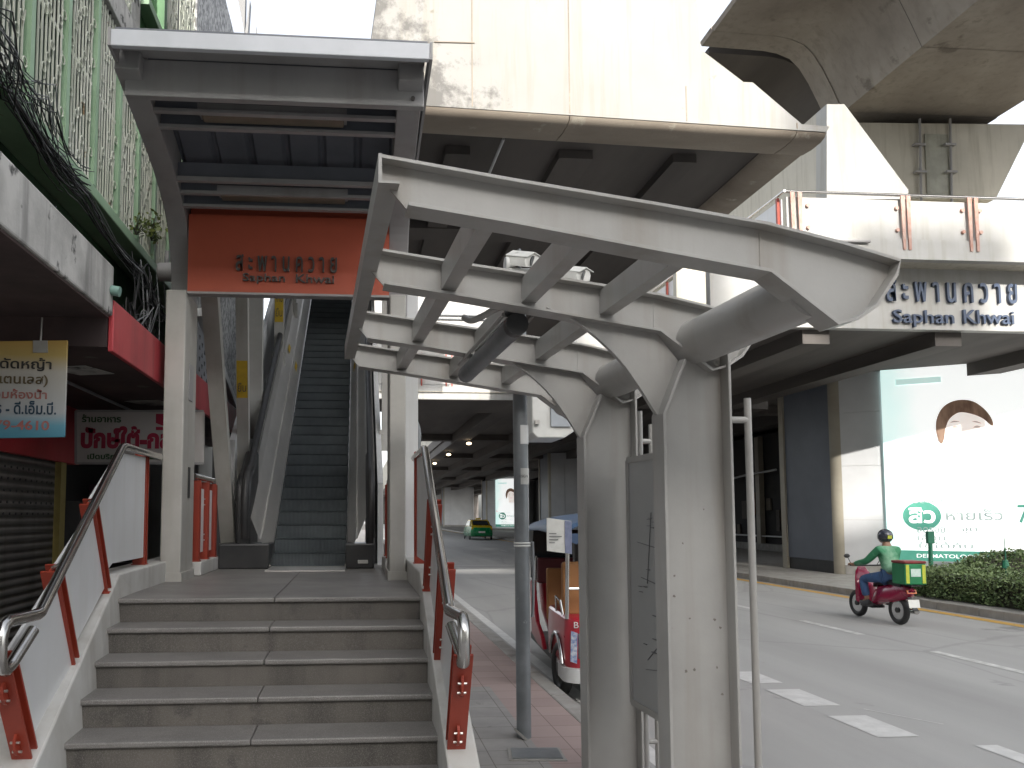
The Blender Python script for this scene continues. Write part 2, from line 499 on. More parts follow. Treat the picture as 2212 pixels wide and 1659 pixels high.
# road: thin cracks, oil drips along the lane and repair patches
N, L = asphalt.node_tree.nodes, asphalt.node_tree.links
_b = N['Principled BSDF']
_old = _b.inputs['Base Color'].links[0].from_socket
_g = N.new('ShaderNodeNewGeometry')
_mp = N.new('ShaderNodeMapping'); _mp.inputs['Scale'].default_value = (1, .45, 1); L.new(_g.outputs['Position'], _mp.inputs['Vector'])
_nz = N.new('ShaderNodeTexNoise'); _nz.inputs['Scale'].default_value = 1.4; _nz.inputs['Detail'].default_value = 5; L.new(_mp.outputs[0], _nz.inputs['Vector'])
_mx = N.new('ShaderNodeMix'); _mx.data_type = 'VECTOR'; _mx.inputs[0].default_value = .16; L.new(_mp.outputs[0], _mx.inputs[4]); L.new(_nz.outputs['Color'], _mx.inputs[5])
_v = N.new('ShaderNodeTexVoronoi'); _v.feature = 'DISTANCE_TO_EDGE'; _v.inputs['Scale'].default_value = .42; L.new(_mx.outputs[1], _v.inputs['Vector'])
_cr = N.new('ShaderNodeMapRange'); _cr.inputs['From Min'].default_value = .004; _cr.inputs['From Max'].default_value = .010; _cr.inputs['To Min'].default_value = 1; _cr.inputs['To Max'].default_value = 0
L.new(_v.outputs['Distance'], _cr.inputs['Value'])
_x = N.new('ShaderNodeMix'); _x.data_type = 'RGBA'; _x.inputs[7].default_value = (.15, .148, .143, 1)
L.new(_m('MULTIPLY', _cr.outputs[0], .22), _x.inputs[0]); L.new(_old, _x.inputs[6])
# darker oil band down the middle of each lane
_s = N.new('ShaderNodeSeparateXYZ'); L.new(_g.outputs['Position'], _s.inputs[0])
_w = _m('COSINE', _m('MULTIPLY', _m('SUBTRACT', _s.outputs['X'], 5.9), 2.05), 0)
_o = _m('MULTIPLY', _m('MAXIMUM', _w, 0), _m('MULTIPLY', _nz.outputs['Fac'], .42))
_x2 = N.new('ShaderNodeMix'); _x2.data_type = 'RGBA'; _x2.inputs[7].default_value = (.21, .208, .20, 1)
L.new(_o, _x2.inputs[0]); L.new(_x.outputs[2], _x2.inputs[6])
L.new(_x2.outputs[2], _b.inputs['Base Color'])

# ================================================================== the setting: ground, road, pavement
def struct(mb, name, m, **k):
    return tag(mb.build(name, m, **k), kind='structure')
struct(MB().box(-300, 300, -150, 500, -0.40, -0.154), 'ground', ground_m)
struct(MB().box(1.90, 11.0, -30, 240, -0.30, -0.15), 'road', asphalt)
KX = 1.74
# pavement of pink and grey pavers
pav = mat('pavement_pavers', (0.33, 0.315, 0.30), (0.27, 0.26, 0.25), 3, 0.7, spots=(0.2, 0.19, 0.18), spot_scale=7, spot_t=0.64, bump=0.1)
N, L = pav.node_tree.nodes, pav.node_tree.links
geo = N.new('ShaderNodeNewGeometry')
mp = N.new('ShaderNodeMapping'); mp.inputs['Rotation'].default_value = (0, 0, R(90))
bk = N.new('ShaderNodeTexBrick')
bk.offset = 0.0
for k, v in (('Scale', 1.0), ('Brick Width', 0.30), ('Row Height', 0.30), ('Mortar Size', 0.004), ('Mortar Smooth', 0.3)):
    bk.inputs[k].default_value = v
bk.inputs['Color1'].default_value = (1, 1, 1, 1); bk.inputs['Color2'].default_value = (0.88, 0.88, 0.88, 1); bk.inputs['Mortar'].default_value = (0.45, 0.43, 0.4, 1)
L.new(geo.outputs['Position'], mp.inputs['Vector']); L.new(mp.outputs[0], bk.inputs['Vector'])
sep = N.new('ShaderNodeSeparateXYZ'); L.new(geo.outputs['Position'], sep.inputs[0])
def cmpn(op, sock, val):
    q = N.new('ShaderNodeMath'); q.operation = op; q.inputs[1].default_value = val; L.new(sock, q.inputs[0]); return q.outputs[0]
def comb(op, a, b_):
    q = N.new('ShaderNodeMath'); q.operation = op; L.new(a, q.inputs[0]); L.new(b_, q.inputs[1]); return q.outputs[0]
# pink strip along the kerb, plus pink patches further down the pavement
pinkx = cmpn('GREATER_THAN', sep.outputs['X'], 1.26)
far = cmpn('GREATER_THAN', sep.outputs['Y'], 7.4)
wid = cmpn('GREATER_THAN', sep.outputs['X'], 0.9)
pink = comb('MAXIMUM', pinkx, comb('MULTIPLY', far, wid))
x1 = N.new('ShaderNodeMix'); x1.data_type = 'RGBA'; x1.inputs[7].default_value = (0.37, 0.275, 0.255, 1)
old = N['Principled BSDF'].inputs['Base Color'].links[0].from_socket
L.new(comb('MULTIPLY', pink, cmpn('MULTIPLY', pink, 0.85)), x1.inputs[0]); L.new(old, x1.inputs[6])
x2 = N.new('ShaderNodeMix'); x2.data_type = 'RGBA'; x2.blend_type = 'MULTIPLY'; x2.inputs[0].default_value = 1
L.new(x1.outputs[2], x2.inputs[6]); L.new(bk.outputs['Color'], x2.inputs[7])
L.new(x2.outputs[2], N['Principled BSDF'].inputs['Base Color'])
struct(MB().box(-6, KX - 0.001, -30, 90, -0.35, 0.0), 'pavement', pav)
kb = MB()
y = -6.0
while y < 90:
    kb.box(KX, 1.90, y, y + 0.985, -0.35, 0.006)
    y += 1.0
struct(kb, 'kerb', kerb_conc, bevel=0.015)
mk = MB()
y = 11.0
struct(MB().box(11.0, 40, -30, 240, -0.35, -0.01), 'median', kerb_conc)
mk = MB()
y = -6.0
while y < 90:
    mk.box(10.86, 11.0 - 0.002, y, y + 0.985, -0.35, 0.0)
    y += 1.0
struct(mk, 'median_kerb', kerb_conc, bevel=0.015)

Z1 = -0.146
def flat(mb, x0, x1, y0, y1):
    mb.add([(x0, y0, Z1), (x1, y0, Z1), (x1, y1, Z1), (x0, y1, Z1)], [(0, 1, 2, 3)])
m = MB(); flat(m, 2.10, 2.24, -6, 120)
struct(m, 'road_edge_line', line_worn)
m = MB()
for y0, y1 in ((4.55, 5.15), (6.02, 6.68), (7.04, 7.72), (8.02, 8.62), (9.0, 9.6), (10, 10.6)):
    flat(m, 4.13, 4.48, y0, y1)
flat(m, 4.72, 4.9, 5.25, 5.75)
struct(m, 'bus_lane_dashes', line_worn)
m = MB()
for y0 in (8.15, 11.15, 14.2, 20.5, 26.5, 32.5, 38.5):
    flat(m, 7.40, 7.53, y0, y0 + 1.55)
struct(m, 'lane_dashes', line_white)
m = MB(); flat(m, 10.46, 10.70, -6, 100)
struct(m, 'road_yellow_line', line_yellow)
m = MB()
flat(m, 1.95, 6.0, 27.6, 27.75)
m.add([(4.6, 6.9, Z1 - 0.001), (4.62, 6.9, Z1 - 0.001), (4.95, 6.35, Z1 - 0.001), (4.93, 6.35, Z1 - 0.001)], [(0, 1, 2, 3)])
struct(m, 'road_thin_marks', line_worn)

cv = thing('utility_cover', (1.2, 5.15, 0.002), 'grey rectangular utility cover set in the pavement beside the steel pole', 'utility cover')
c0 = PZ(1096, 1617, 0); c1 = PZ(1208, 1617, 0); c2_ = PZ(1226, 1645, 0); c3 = PZ(1100, 1645, 0)
MB().prism([c3 + Vector((0, 0, .001)), c2_ + Vector((0, 0, .001)), c1 + Vector((0, 0, .001)), c0 + Vector((0, 0, .001))], (0, 0, 0.008)).build('frame', kerb_conc, cv)
def lerp(a, b_, t): return a + (b_ - a) * t
q = [lerp(lerp(c3, c2_, u), lerp(c0, c1, u), v) + Vector((0, 0, .009)) for u, v in ((.06, .1), (.94, .1), (.94, .9), (.06, .9))]
MB().prism(q, (0, 0, 0.006)).build('lid', galv, cv)

# ================================================================== staircase up to the escalator
D0, RI, TR, ZL = 5.05, 0.1455, 0.264, 1.086
def xl(y): return -1.487 + (D0 - y) * 0.068
XR = 0.412
st = thing('staircase', (-0.5, 3.6, 0), 'grey stone staircase with white kerb walls climbing to the escalator landing', 'staircase')
for i in range(1, 8):
    zt = ZL - RI * i
    if zt < 0.02: break
    yf, yb = D0 - TR * i, D0 - TR * (i - 1)
    MB().prism([(xl(yf), yf, 0), (xl(yf), yf, zt - 0.032), (xl(yf), yb, zt - 0.032), (xl(yf), yb, 0)], (XR - xl(yf), 0, 0)).build('riser_block', granite, st)
    for x0, x1 in ((xl(yf) - 0.02, -0.512), (-0.509, XR + 0.02)):
        MB().box(x0, x1, yf - 0.022, yb, zt - 0.030, zt).build('tread', granite_top, st, bevel=0.008)
lb = MB()
lb.box(-1.487, XR, D0, 8.05, 0, ZL - 0.032)
lb.build('landing_block', granite, st)
for x0, x1 in ((-1.505, -0.512), (-0.509, XR + 0.02)):
    MB().box(x0, x1, D0 - 0.022, 8.6, ZL - 0.030, ZL).build('landing_slab', granite_top, st, bevel=0.008)
def ztop(y): return 0.517 + (y - 3.795) * 0.5511
def kerbwall(xa, xb, side):
    """sloped white wall beside the stairs, then level beside the landing"""
    pts = [(2.6, 0), (2.6, max(0.02, ztop(2.6))), (D0 + 0.05, ztop(D0 + 0.05)), (7.9, ztop(D0 + 0.05) + 0.02), (7.9, 0)]
    m = MB()
    rows = []
    n = len(pts)
    a = [Vector((xa(p[0]), p[0], p[1])) for p in pts]
    b_ = [Vector((xb(p[0]), p[0], p[1])) for p in pts]
    fs = [tuple(range(n)), tuple(range(2 * n - 1, n - 1, -1))]
    for i in range(n):
        j = (i + 1) % n
        fs.append((i, n + i, n + j, j))
    m.add(a + b_, fs)
    return m.build('kerb_wall', parapet_white, st, bevel=0.012)
kerbwall(lambda y: xl(min(y, D0)), lambda y: -1.70, 0)
kerbwall(lambda y: XR + 0.002, lambda y: XR + 0.15, 1)
MB().box(0.565, 0.60, 5.2, 16, 0, 1.05).build('side_cladding', clad_white, st)

# ------------------------------------------------------------------ railings beside the stairs
def post(parent, x, y, z, lean, L, w=0.085, d=0.075, brs=True, side=(-1, 1)):
    a = R(lean)
    b = Vector((x, y, z)); t = b + Vector((0, -math.sin(a), math.cos(a))) * L
    up = Vector((1, 0, 0))
    m = MB()
    ax = (t - b).normalized()
    fw = Vector((1, 0, 0)).cross(ax).normalized()
    # I-shaped post: two flanges and a web
    for s in (-1, 1):
        m.bar(b + fw * (s * (d / 2 - .006)), t + fw * (s * (d / 2 - .006)), w, 0.012, up=fw)
    m.bar(b, t, 0.012, d - 0.026, up=fw)
    m.box(x - w * .6, x + w * .6, y - d * .6, y + d * .6, z - 0.008, z + 0.006)
    p = m.build('post', red_post, parent)
    if brs:
        for f in (0.28, 0.74):
            c = b + ax * (L * f)
            for s in side:
                mb = MB()
                bb = mb
                e1 = fw * s
                pts = [c + fw * (s * (d / 2 - .002)) + ax * 0.055]
                for k in range(7):
                    an = math.pi / 2 - math.pi * k / 6
                    pts.append(c + fw * (s * (d / 2 + 0.002)) + e1 * (0.04 * math.cos(an)) + ax * (0.055 * math.sin(an)))
                pts.append(c + fw * (s * (d / 2 - .002)) - ax * 0.055)
                mb.use(0).prism([q + Vector((-0.006, 0, 0)) for q in pts], (0.012, 0, 0)).use(1)
                for h in (-0.026, 0.026):
                    q = c + fw * (s * (d / 2 + 0.02)) + ax * h
                    bb.tube([q + Vector((-0.02, 0, 0)), q + Vector((0.02, 0, 0))], 0.006, 8)
                mb.build('bracket', (red_post, bolt_metal), p)
    return b, t
def panel(parent, pts, x0, x1):
    n = len(pts)
    m = MB().prism([(x0 if i < 2 or i >= n else x0, p[0], p[1]) for i, p in enumerate(pts)], (x1 - x0, 0, 0))
    return m.build('panel', panel_white, parent, bevel=0.004)
def stair_rail(label, side):
    rx = (lambda y: -1.464 - (y - 3.72) * 0.058) if side < 0 else (lambda y: 0.466)
    rt = thing('stair_railing', (rx(3.72), 3.72, 0), label, 'railing')
    ys = [3.72, 4.31, 4.925]
    tops = []
    for y in ys:
        b, t = post(rt, rx(y), y, ztop(y), 29, 0.62, side=((1,) if y < 3.8 else (-1, 1)))
        tops.append(t)
    b4, t4 = post(rt, rx(5.95) + (0.0 if side < 0 else 0.02), 5.95, ztop(D0 + .05) + 0.005, 0, 0.85, side=(-1,))
    sn, cs = math.sin(R(29)), math.cos(R(29))
    for i in range(3):
        y0, y1 = ys[i], ys[i + 1] if i < 2 else 5.95
        X = rx((y0 + y1) / 2)
        a0, a1 = y0 + 0.05, (y1 - 0.05)
        if i < 2:
            pts = [(a0, ztop(a0) + 0.055), (a1, ztop(a1) + 0.055), (a1 - sn * .56, ztop(a1) + cs * .60), (a0 - sn * .56, ztop(a0) + cs * .60)]
        else:
            zz = ztop(D0 + .05)
            pts = [(a0, ztop(a0) + 0.055), (a0 + .2, zz + 0.06), (a1, zz + 0.06), (a1, zz + 0.80), (5.24, zz + 0.78), (a0 - sn * .56, ztop(a0) + cs * .60)]
        panel(rt, pts, X - 0.008, X + 0.008)
    h = (lambda x: x) if side < 0 else (lambda x: x)
    if side < 0: xa, xb, xc = -1.40, -1.53, -1.42
    else: xa, xb, xc = 0.432, 0.462, 0.455
    loop = [(xb, 6.2, 2.06), (xb, 5.28, 2.06), (xb, 5.18, 2.02), (xa, 3.635, 1.172)]
    run = MB().tube([loop[0], loop[1], (xb, 5.22, 2.042), loop[3]], 0.026, 14)
    run.build('handrail', stainless, rt, smooth=50)
    lp = [(xa, 3.635, 1.172), (xa, 3.60, 1.166), (xc, 3.36, 1.17), (xc, 3.315, 1.155), (xc, 3.295, 1.11), (xc, 3.295, 1.03), (xc, 3.31, 0.985), (xc, 3.35, 0.972), (xc + .005, 3.39, 0.99), (xa, 3.56, 1.105)]
    MB().tube(lp, 0.026, 14).build('handrail_loop', stainless, rt, smooth=50)
    for t, y in zip(tops, ys):
        f = (t.y - 3.635) / (5.18 - 3.635)
        hx = xa + (xb - xa) * f
        hz = 1.172 + (2.02 - 1.172) * f
        if f > -0.02:
            MB().tube([t, (hx, t.y, hz)], 0.008, 8).build('handrail_stem', stainless, rt)
    return rt
stair_rail('stair railing on the shop side of the steps with stainless loop and white panels', -1)
stair_rail('stair railing on the road side of the steps, seen nearly end on', 1)

def guard(label, x, y0, y1, n, zc, h=0.86):
    rt = thing('guard_railing', (x, y0, zc), label, 'railing')
    MB().box(x - 0.07, x + 0.07, y0 - .06, y1 + .06, zc, zc + 0.12).build('kerb_block', parapet_white, rt, bevel=0.01)
    for i in range(n):
        y = y0 + (y1 - y0) * i / (n - 1)
        post(rt, x, y, zc + 0.125, 0, h - 0.16, brs=(i == 1))
        if i < n - 1:
            y2 = y0 + (y1 - y0) * (i + 1) / (n - 1)
            MB().box(x - .008, x + .008, y + .06, y2 - .06, zc + .19, zc + h - .1).build('panel', panel_white, rt)
    MB().tube([(x, y0 - .08, zc + h), (x, y1 + .08, zc + h)], 0.026, 12).build('handrail', stainless, rt, smooth=50)
guard('short red post railing between the left canopy column and the escalator', -1.40, 6.95, 7.75, 3, ZL)
guard('short red post railing right of the escalator behind the canopy column', 0.33, 7.0, 7.8, 3, ZL)

# ================================================================== escalator
SL = 0.7056
EY, EZ = 8.0, ZL
def es(x, s, h):      # point on the escalator: x across, s metres of run, h metres up from the step line
    return Vector((x, EY + s, EZ + SL * s + h))
RUN = 8.0
esc = thing('escalator', (-0.47, 7.8, ZL), 'dark stopped escalator with brushed steel sides rising from the landing', 'escalator')
m = MB()
prof = [(EY - 0.2, EZ + 0.004)]
SP = 0.20
n = int(RUN / SP)
for i in range(n):
    y0 = EY + i * SP
    z1 = EZ + (i + 1) * SP * SL
    prof += [(y0 + 0.01 if i else y0, z1 - SP * SL + (0.01 if i == 0 else 0)), (y0, z1 - 0.012), (y0 - 0.010, z1)]
prof.append((EY + RUN, EZ + RUN * SL))
m.sheet([[(-0.835, p[0], p[1]) for p in prof], [(-0.105, p[0], p[1]) for p in prof]])
m.build('steps', esc_step, esc)
MB().box(-0.84, -0.10, 7.35, 7.99, ZL + 0.001, ZL + 0.010).build('comb_plate', stainless_brushed, esc)
for sg, xi in ((-1, -0.84), (1, -0.10)):
    def sx(o): return xi + sg * o
    # skirt edge, inner decking in two facets, then the solid balustrade
    MB().sheet([[es(sx(0.0), s, -0.30), es(sx(0.0), s, 0.06)] for s in (-0.05, RUN)]).build('skirt', black_metal, esc)
    MB().tube([(sx(.006), 7.78, EZ + .03), (sx(.006), 7.9, EZ + .05), es(sx(0.006), 0.15, 0.075), es(sx(0.006), RUN, 0.075)], 0.013, 8).build('skirt_edge', stainless, esc, smooth=50)
    MB().sheet([[es(sx(0.012), s, 0.07), es(sx(0.10), s, 0.32), es(sx(0.115), s, 0.315), es(sx(0.20), s, 0.58), es(sx(0.21), s, 0.84)] for s in (0.1, RUN)]).build('balustrade_panel', stainless_brushed, esc)
    e0 = [Vector((sx(o), 7.85, EZ + h)) for o, h in ((.012, .05), (.10, .28), (.115, .29), (.20, .5), (.21, .80))]
    MB().sheet([e0, [es(sx(o), 0.1, h) for o, h in ((0.012, 0.07), (0.10, 0.32), (0.115, 0.315), (0.20, 0.58), (0.21, 0.84))]]).build('balustrade_end', stainless_brushed, esc)
    # newel and handrail
    w0, w1 = sx(0.20), sx(0.345 if sg < 0 else 0.28)
    nl = [Vector((0, 8.45, EZ)), Vector((0, 7.84, EZ)), Vector((0, 7.80, EZ + .45)), Vector((0, 7.80, EZ + .72)), Vector((0, 7.84, EZ + .86)), Vector((0, 7.93, EZ + .94)), Vector((0, 8.05, EZ + .965)), Vector((0, 8.45, EZ + 1.22))]
    MB().prism([Vector((w0, p.y, p.z)) for p in nl], (w1 - w0, 0, 0)).build('newel', black_metal, esc, bevel=0.03, smooth=40)
    xm = sx(0.25)
    MB().tube([Vector((xm, 7.82, EZ + .3)), Vector((xm, 7.775, EZ + .5)), Vector((xm, 7.78, EZ + .75)), Vector((xm, 7.84, EZ + .9)), Vector((xm, 7.95, EZ + .98)), es(xm, 0.12, .93), es(xm, RUN, .93)], 0.038, 12).build('handrail', black_rubber, esc, smooth=60)
    MB().prism([es(sx(.215), .4, .83), es(sx(.215), RUN, .83), es(sx(.215), RUN, -.9), es(sx(.215), .4, -.9)], (sg * 0.08, 0, 0)).build('outer_deck', stainless_brushed, esc)
    # dark base block with the switch panel
    MB().box(min(xi, sx(0.49 if sg < 0 else .28)), max(xi, sx(0.49 if sg < 0 else .28)), 7.72, 8.2, ZL, ZL + 0.245).build('base_block', black_metal, esc, bevel=0.015)
    cx = sx(0.44 if sg < 0 else 0.33)
    hc_ = 1.07 if sg < 0 else .62
    MB().prism([es(cx, 0.35, hc_), es(cx, RUN, hc_), es(cx, RUN, -1.3), Vector((cx, EY + 2.4, 0.2)), Vector((cx, EY + .35, 0.2))], (sg * 0.06, 0, 0)).build('side_cladding', clad_white, esc)
for xx, sg in ((-0.90, 1), (-1.0, 1), (-0.035, -1)):
    o = abs(xx - (-0.84 if sg > 0 else -0.10))
    h = 0.07 + (o - .012) * 3.05 if o < .1 else 0.34 + (o - .105) * 2.6
    a = es(xx, 3.55, h + 0.006)
    u = Vector((0, 1, SL)).normalized()
    xd = Vector((-sg * 0.35, 0, 0.92)).normalized()
    MB().prism([a - u * .11 - xd * .035, a + u * .11 - xd * .035, a + u * .11 + xd * .035, a - u * .11 + xd * .035], Vector((sg * 0.002, -0.003, 0.002))).build('sticker', yellow_sticker, esc)
MB().box(0.02, 0.12, 7.714, 7.719, ZL + 0.05, ZL + 0.085).build('label_plate', stainless, esc)

# posts that carry the escalator roof
posts = []
def epost(name_lab, a, b, w, d, stick=None, group='grey posts beside the escalator'):
    a, b = Vector(a), Vector(b)
    t = thing('escalator_post', a, name_lab, 'post', group)
    MB().bar(a, b, w, d, up=(0, 1, 0)).build('shaft', column_paint, t)
    ax = (b - a).normalized()
    mbp = MB()
    for s in (1,):
        mbp.box(a.x - w * .75, a.x + w * .75, a.y - d * .5 - .012, a.y - d * .5 - .003, a.z - 0.03, a.z + 0.22)
    mbp.build('foot_plate', column_paint, t)
    bt = MB()
    for i in range(3):
        for s in (-1, 1):
            q = Vector((a.x + s * w * .3, a.y - d * .5 - .012, a.z + .03 + .07 * i))
            bt.tube([q, q + Vector((0, -.012, 0))], 0.011, 8)
    bt.build('bolt', column_paint, t)
    if stick is not None:
        z0, z1 = stick
        fa = (z0 - a.z) / (b.z - a.z); fb = (z1 - a.z) / (b.z - a.z)
        p0, p1 = a + (b - a) * fa, a + (b - a) * fb
        s = MB().prism([p0 + Vector((-w * .46, -d / 2 - .004, 0)), p0 + Vector((w * .46, -d / 2 - .004, 0)), p1 + Vector((w * .46, -d / 2 - .004, 0)), p1 + Vector((-w * .46, -d / 2 - .004, 0))], (0, -0.002, 0)).build('sticker', yellow_sticker, t)
        text('ห้าม', dark_letter, s, 'lettering', (p0 + p1) / 2 + Vector((0, -d / 2 - .006, (z1 - z0) * .2)), (1, 0, 0), (0, 0, 1), width=w * .7, height=(z1 - z0) * .25, depth=.001, off=.001)
        text('ยืน', dark_letter, s, 'lettering', (p0 + p1) / 2 + Vector((0, -d / 2 - .006, -(z1 - z0) * .22)), (1, 0, 0), (0, 0, 1), width=w * .7, height=(z1 - z0) * .25, depth=.001, off=.001)
    return t
epost('leaning grey post nearest the left canopy column', (-1.30, 8.30, 1.1), (-1.30, 6.80, 3.75), 0.145, 0.12)
epost('grey post with yellow sticker low on it, left of the escalator', (-1.22, 8.6, 2.0), (-1.22, 8.2, 4.4), 0.125, 0.12, (2.86, 3.25))
epost('plain pale grey post, third up the escalator side', (-1.235, 9.48, 2.55), (-1.24, 9.40, 5.0), 0.20, 0.14)
epost('grey post with yellow sticker right under the orange sign', (-1.107, 11.1, 3.7), (-1.107, 11.1, 6.2), 0.13, 0.13, (4.35, 4.85))
epost('small grey post highest up the left escalator side', (-1.06, 12.7, 4.85), (-1.06, 12.7, 7.2), 0.12, 0.12)
epost('pale post up the right escalator side behind the canopy column', (0.36, 9.3, 2.4), (0.36, 9.2, 5.6), 0.12, 0.14)

# ================================================================== entrance canopy
can = thing('entrance_canopy', (-0.55, 6.5, ZL), 'grey steel entrance canopy with curved ribs and blue grey sheet roof', 'canopy')
CYF = 6.30
def colm(x0, x1, y0, y1, ztop_):
    o = MB().box(x0, x1, y0, y1, ZL, ztop_).build('column', column_paint, can, bevel=0.01)
    MB().box(x0 - .012, x1 + .012, y0 - .012, y1 + .012, ZL, ZL + 0.07).build('base_collar', column_paint, o)
    return o
c_ = colm(-1.535, -1.375, CYF, 6.76, 3.42)
MB().box(-1.373, -1.366, 6.45, 6.6, 2.55, 2.85).build('cover_plate', canopy_paint, c_)
MB().box(-1.373, -1.366, 6.5, 6.56, 1.75, 2.0).build('cover_plate', black_metal, c_)
colm(0.268, 0.40, CYF, 6.76, 3.42)
MB().box(0.44, 0.56, 7.05, 7.3, ZL, 3.9).build('side_post', clad_white, can)
ribp = smooth_line([(0, 6.52, 3.30), (0, 6.46, 3.66), (0, 6.28, 3.98), (0, 5.93, 4.17), (0, 5.49, 4.29), (0, 5.12, 4.37), (0, 4.86, 4.42)], 6)
def rib(x0, x1, dep=0.27):
    rows = []
    for i, p in enumerate(ribp):
        t = (ribp[min(i + 1, len(ribp) - 1)] - ribp[max(i - 1, 0)]).normalized()
        nrm = Vector((0, t.z, -t.y))      # towards the roof side
        if nrm.z < 0: nrm = -nrm
        q = p + nrm * dep
        rows.append([Vector((x0, p.y, p.z)), Vector((x1, p.y, p.z)), Vector((x1, q.y, q.z)), Vector((x0, q.y, q.z))])
    return MB().loft(rows).build('rib', canopy_paint, can, bevel=0.006)
rib(-1.54, -1.385)
rib(0.262, 0.425)
# corrugated roof sheets above the ribs
def off(p, t, d):
    nrm = Vector((0, t.z, -t.y))
    if nrm.z < 0: nrm = -nrm
    return p + nrm * d
rows = []
nx = 72
for i, p in enumerate(ribp):
    if p.z < 3.85: continue
    t = (ribp[min(i + 1, len(ribp) - 1)] - ribp[max(i - 1, 0)]).normalized()
    row = []
    for k in range(nx + 1):
        ph = (k % 12)
        hgt = 0.036 if ph in (0, 1) else 0.0
        x = -1.385 + (0.262 + 1.385) * k / nx
        q = off(p, t, 0.235 + hgt)
        row.append(Vector((x, q.y, q.z)))
    rows.append(row)
MB().sheet(rows).build('roof_sheet', roof_sheet, can)
m = MB()
q1 = ribp[-1]
rowsA = []
# purlins in pairs, with a channel lip
def prof_at(yv):
    for i in range(len(ribp) - 1):
        a, b_ = ribp[i], ribp[i + 1]
        if (a.y - yv) * (b_.y - yv) <= 0 and a.y != b_.y:
            f = (yv - a.y) / (b_.y - a.y)
            return a + (b_ - a) * f
    return ribp[-1]
def prof_px(py):
    best = None
    for i in range(len(ribp) - 1):
        for k in range(20):
            p = ribp[i].lerp(ribp[i + 1], k / 20)
            d = ray(600, py)
            z = 1.6 + d.z / d.y * p.y
            e = abs(z - p.z)
            if best is None or e < best[0]: best = (e, p.copy())
    return best[1]
for py, th in ((252, .022), (286, .022), (398, .034), (425, .024), (453, .022)):
    p = prof_px(py)
    o_ = MB().box(-1.384, 0.261, p.y - .022, p.y + .022, p.z + .0, p.z + th).build('purlin', canopy_paint, can)
    MB().box(-1.384, 0.261, p.y + .018, p.y + .021, p.z + th, p.z + .16).build('purlin_web', roof_sheet, o_)
fl = MB().box(-1.50, 0.435, 4.96, 5.02, 4.30, 4.545)
fl.build('front_beam', canopy_paint, can, bevel=0.006)
m = MB()
for zz in (4.35, 4.43, 4.51):
    m.tube([(0.36, 4.958, zz), (0.36, 4.946, zz)], 0.014, 10)
m.build('bolt', dark_letter, can)
MB().box(-1.495, 0.43, 4.73, 4.955, 4.548, 4.556).build('soffit', canopy_paint, can)
MB().prism([(-1.512, 4.70, 4.47), (-1.512, 4.70, 4.575), (-1.512, 4.74, 4.59), (-1.512, 4.74, 4.47)], (1.96, 0, 0)).build('front_flashing', canopy_light, can, bevel=0.005)
for x0, x1 in ((-1.53, -1.512), (0.448, 0.466)):
    MB().prism([(x0, 4.70, 4.47), (x0, 4.70, 4.585), (x0, 6.35, 4.52), (x0, 6.35, 4.28), (x0, 5.2, 4.42)], (x1 - x0, 0, 0)).build('side_flashing', canopy_paint, can)
MB().box(-1.505, 0.44, 4.76, 6.4, 4.61, 4.625).build('roof_top', roof_sheet, can)
# roof running up above the escalator
MB().prism([(-1.54, 6.36, 4.30), (-1.54, 6.36, 4.38), (-1.54, 15.6, 10.9), (-1.54, 15.6, 10.82)], (2.0, 0, 0)).build('escalator_roof', roof_sheet, can)
tube_brown = mat('aged_lamp_cover', (0.20, 0.165, 0.125), (0.15, 0.125, 0.095), 4, 0.5)
for yv, nm, z in ((prof_px(270).y, 'ceiling lamp strip in the canopy, the one nearer the front edge', 0.05), (prof_px(438).y, 'ceiling lamp strip in the canopy, just above the orange sign', 0.05)):
    p = prof_at(yv)
    t = thing('canopy_lamp', (-0.5, p.y, p.z + z), nm, 'ceiling lamp', 'lamp strips under the canopy roof')
    MB().box(-1.08, -0.10, p.y - .055, p.y + .055, p.z + z - .03, p.z + z).build('diffuser', tube_brown, t, bevel=0.012)
    MB().box(-1.10, -0.08, p.y - .07, p.y + .07, p.z + z + .002, p.z + z + .05).build('housing', canopy_paint, t)

# ---- the orange station sign
sg = thing('station_sign', (-0.54, 6.36, 3.41), 'orange station name board with dark Thai and English letters under the canopy', 'sign')
MB().box(-1.373, 0.262, 6.33, 6.40, 3.415, 4.06).build('board', orange_sign, sg)
MB().box(-1.373, 0.262, 6.402, 6.46, 4.03, 4.30).build('upper_board', orange_sign, sg)
MB().box(-1.373, 0.262, 6.31, 6.41, 3.395, 3.413).build('bottom_lip', canopy_paint, sg)
a = PY(510, 571, 6.33); b_ = PY(728, 571, 6.33)
text('ส ะ พ า น ค ว า ย', dark_letter, sg, 'lettering', (a + b_) / 2, (1, 0, 0), (0, 0, 1), width=b_.x - a.x, height=0.135, depth=0.02, bold=0.008)
a = PY(525, 602, 6.33); b_ = PY(722, 602, 6.33)
w_ = b_.x - a.x
text('Saphan', dark_letter, sg, 'lettering', a + Vector((w_ * .23, 0, 0)), (1, 0, 0), (0, 0, 1), width=w_ * .46, height=0.085, depth=0.02, bold=0.003)
text('Khwai', dark_letter, sg, 'lettering', a + Vector((w_ * .79, 0, 0.008)), (1, 0, 0), (0, 0, 1), width=w_ * .42, height=0.07, depth=0.02, bold=0.003)

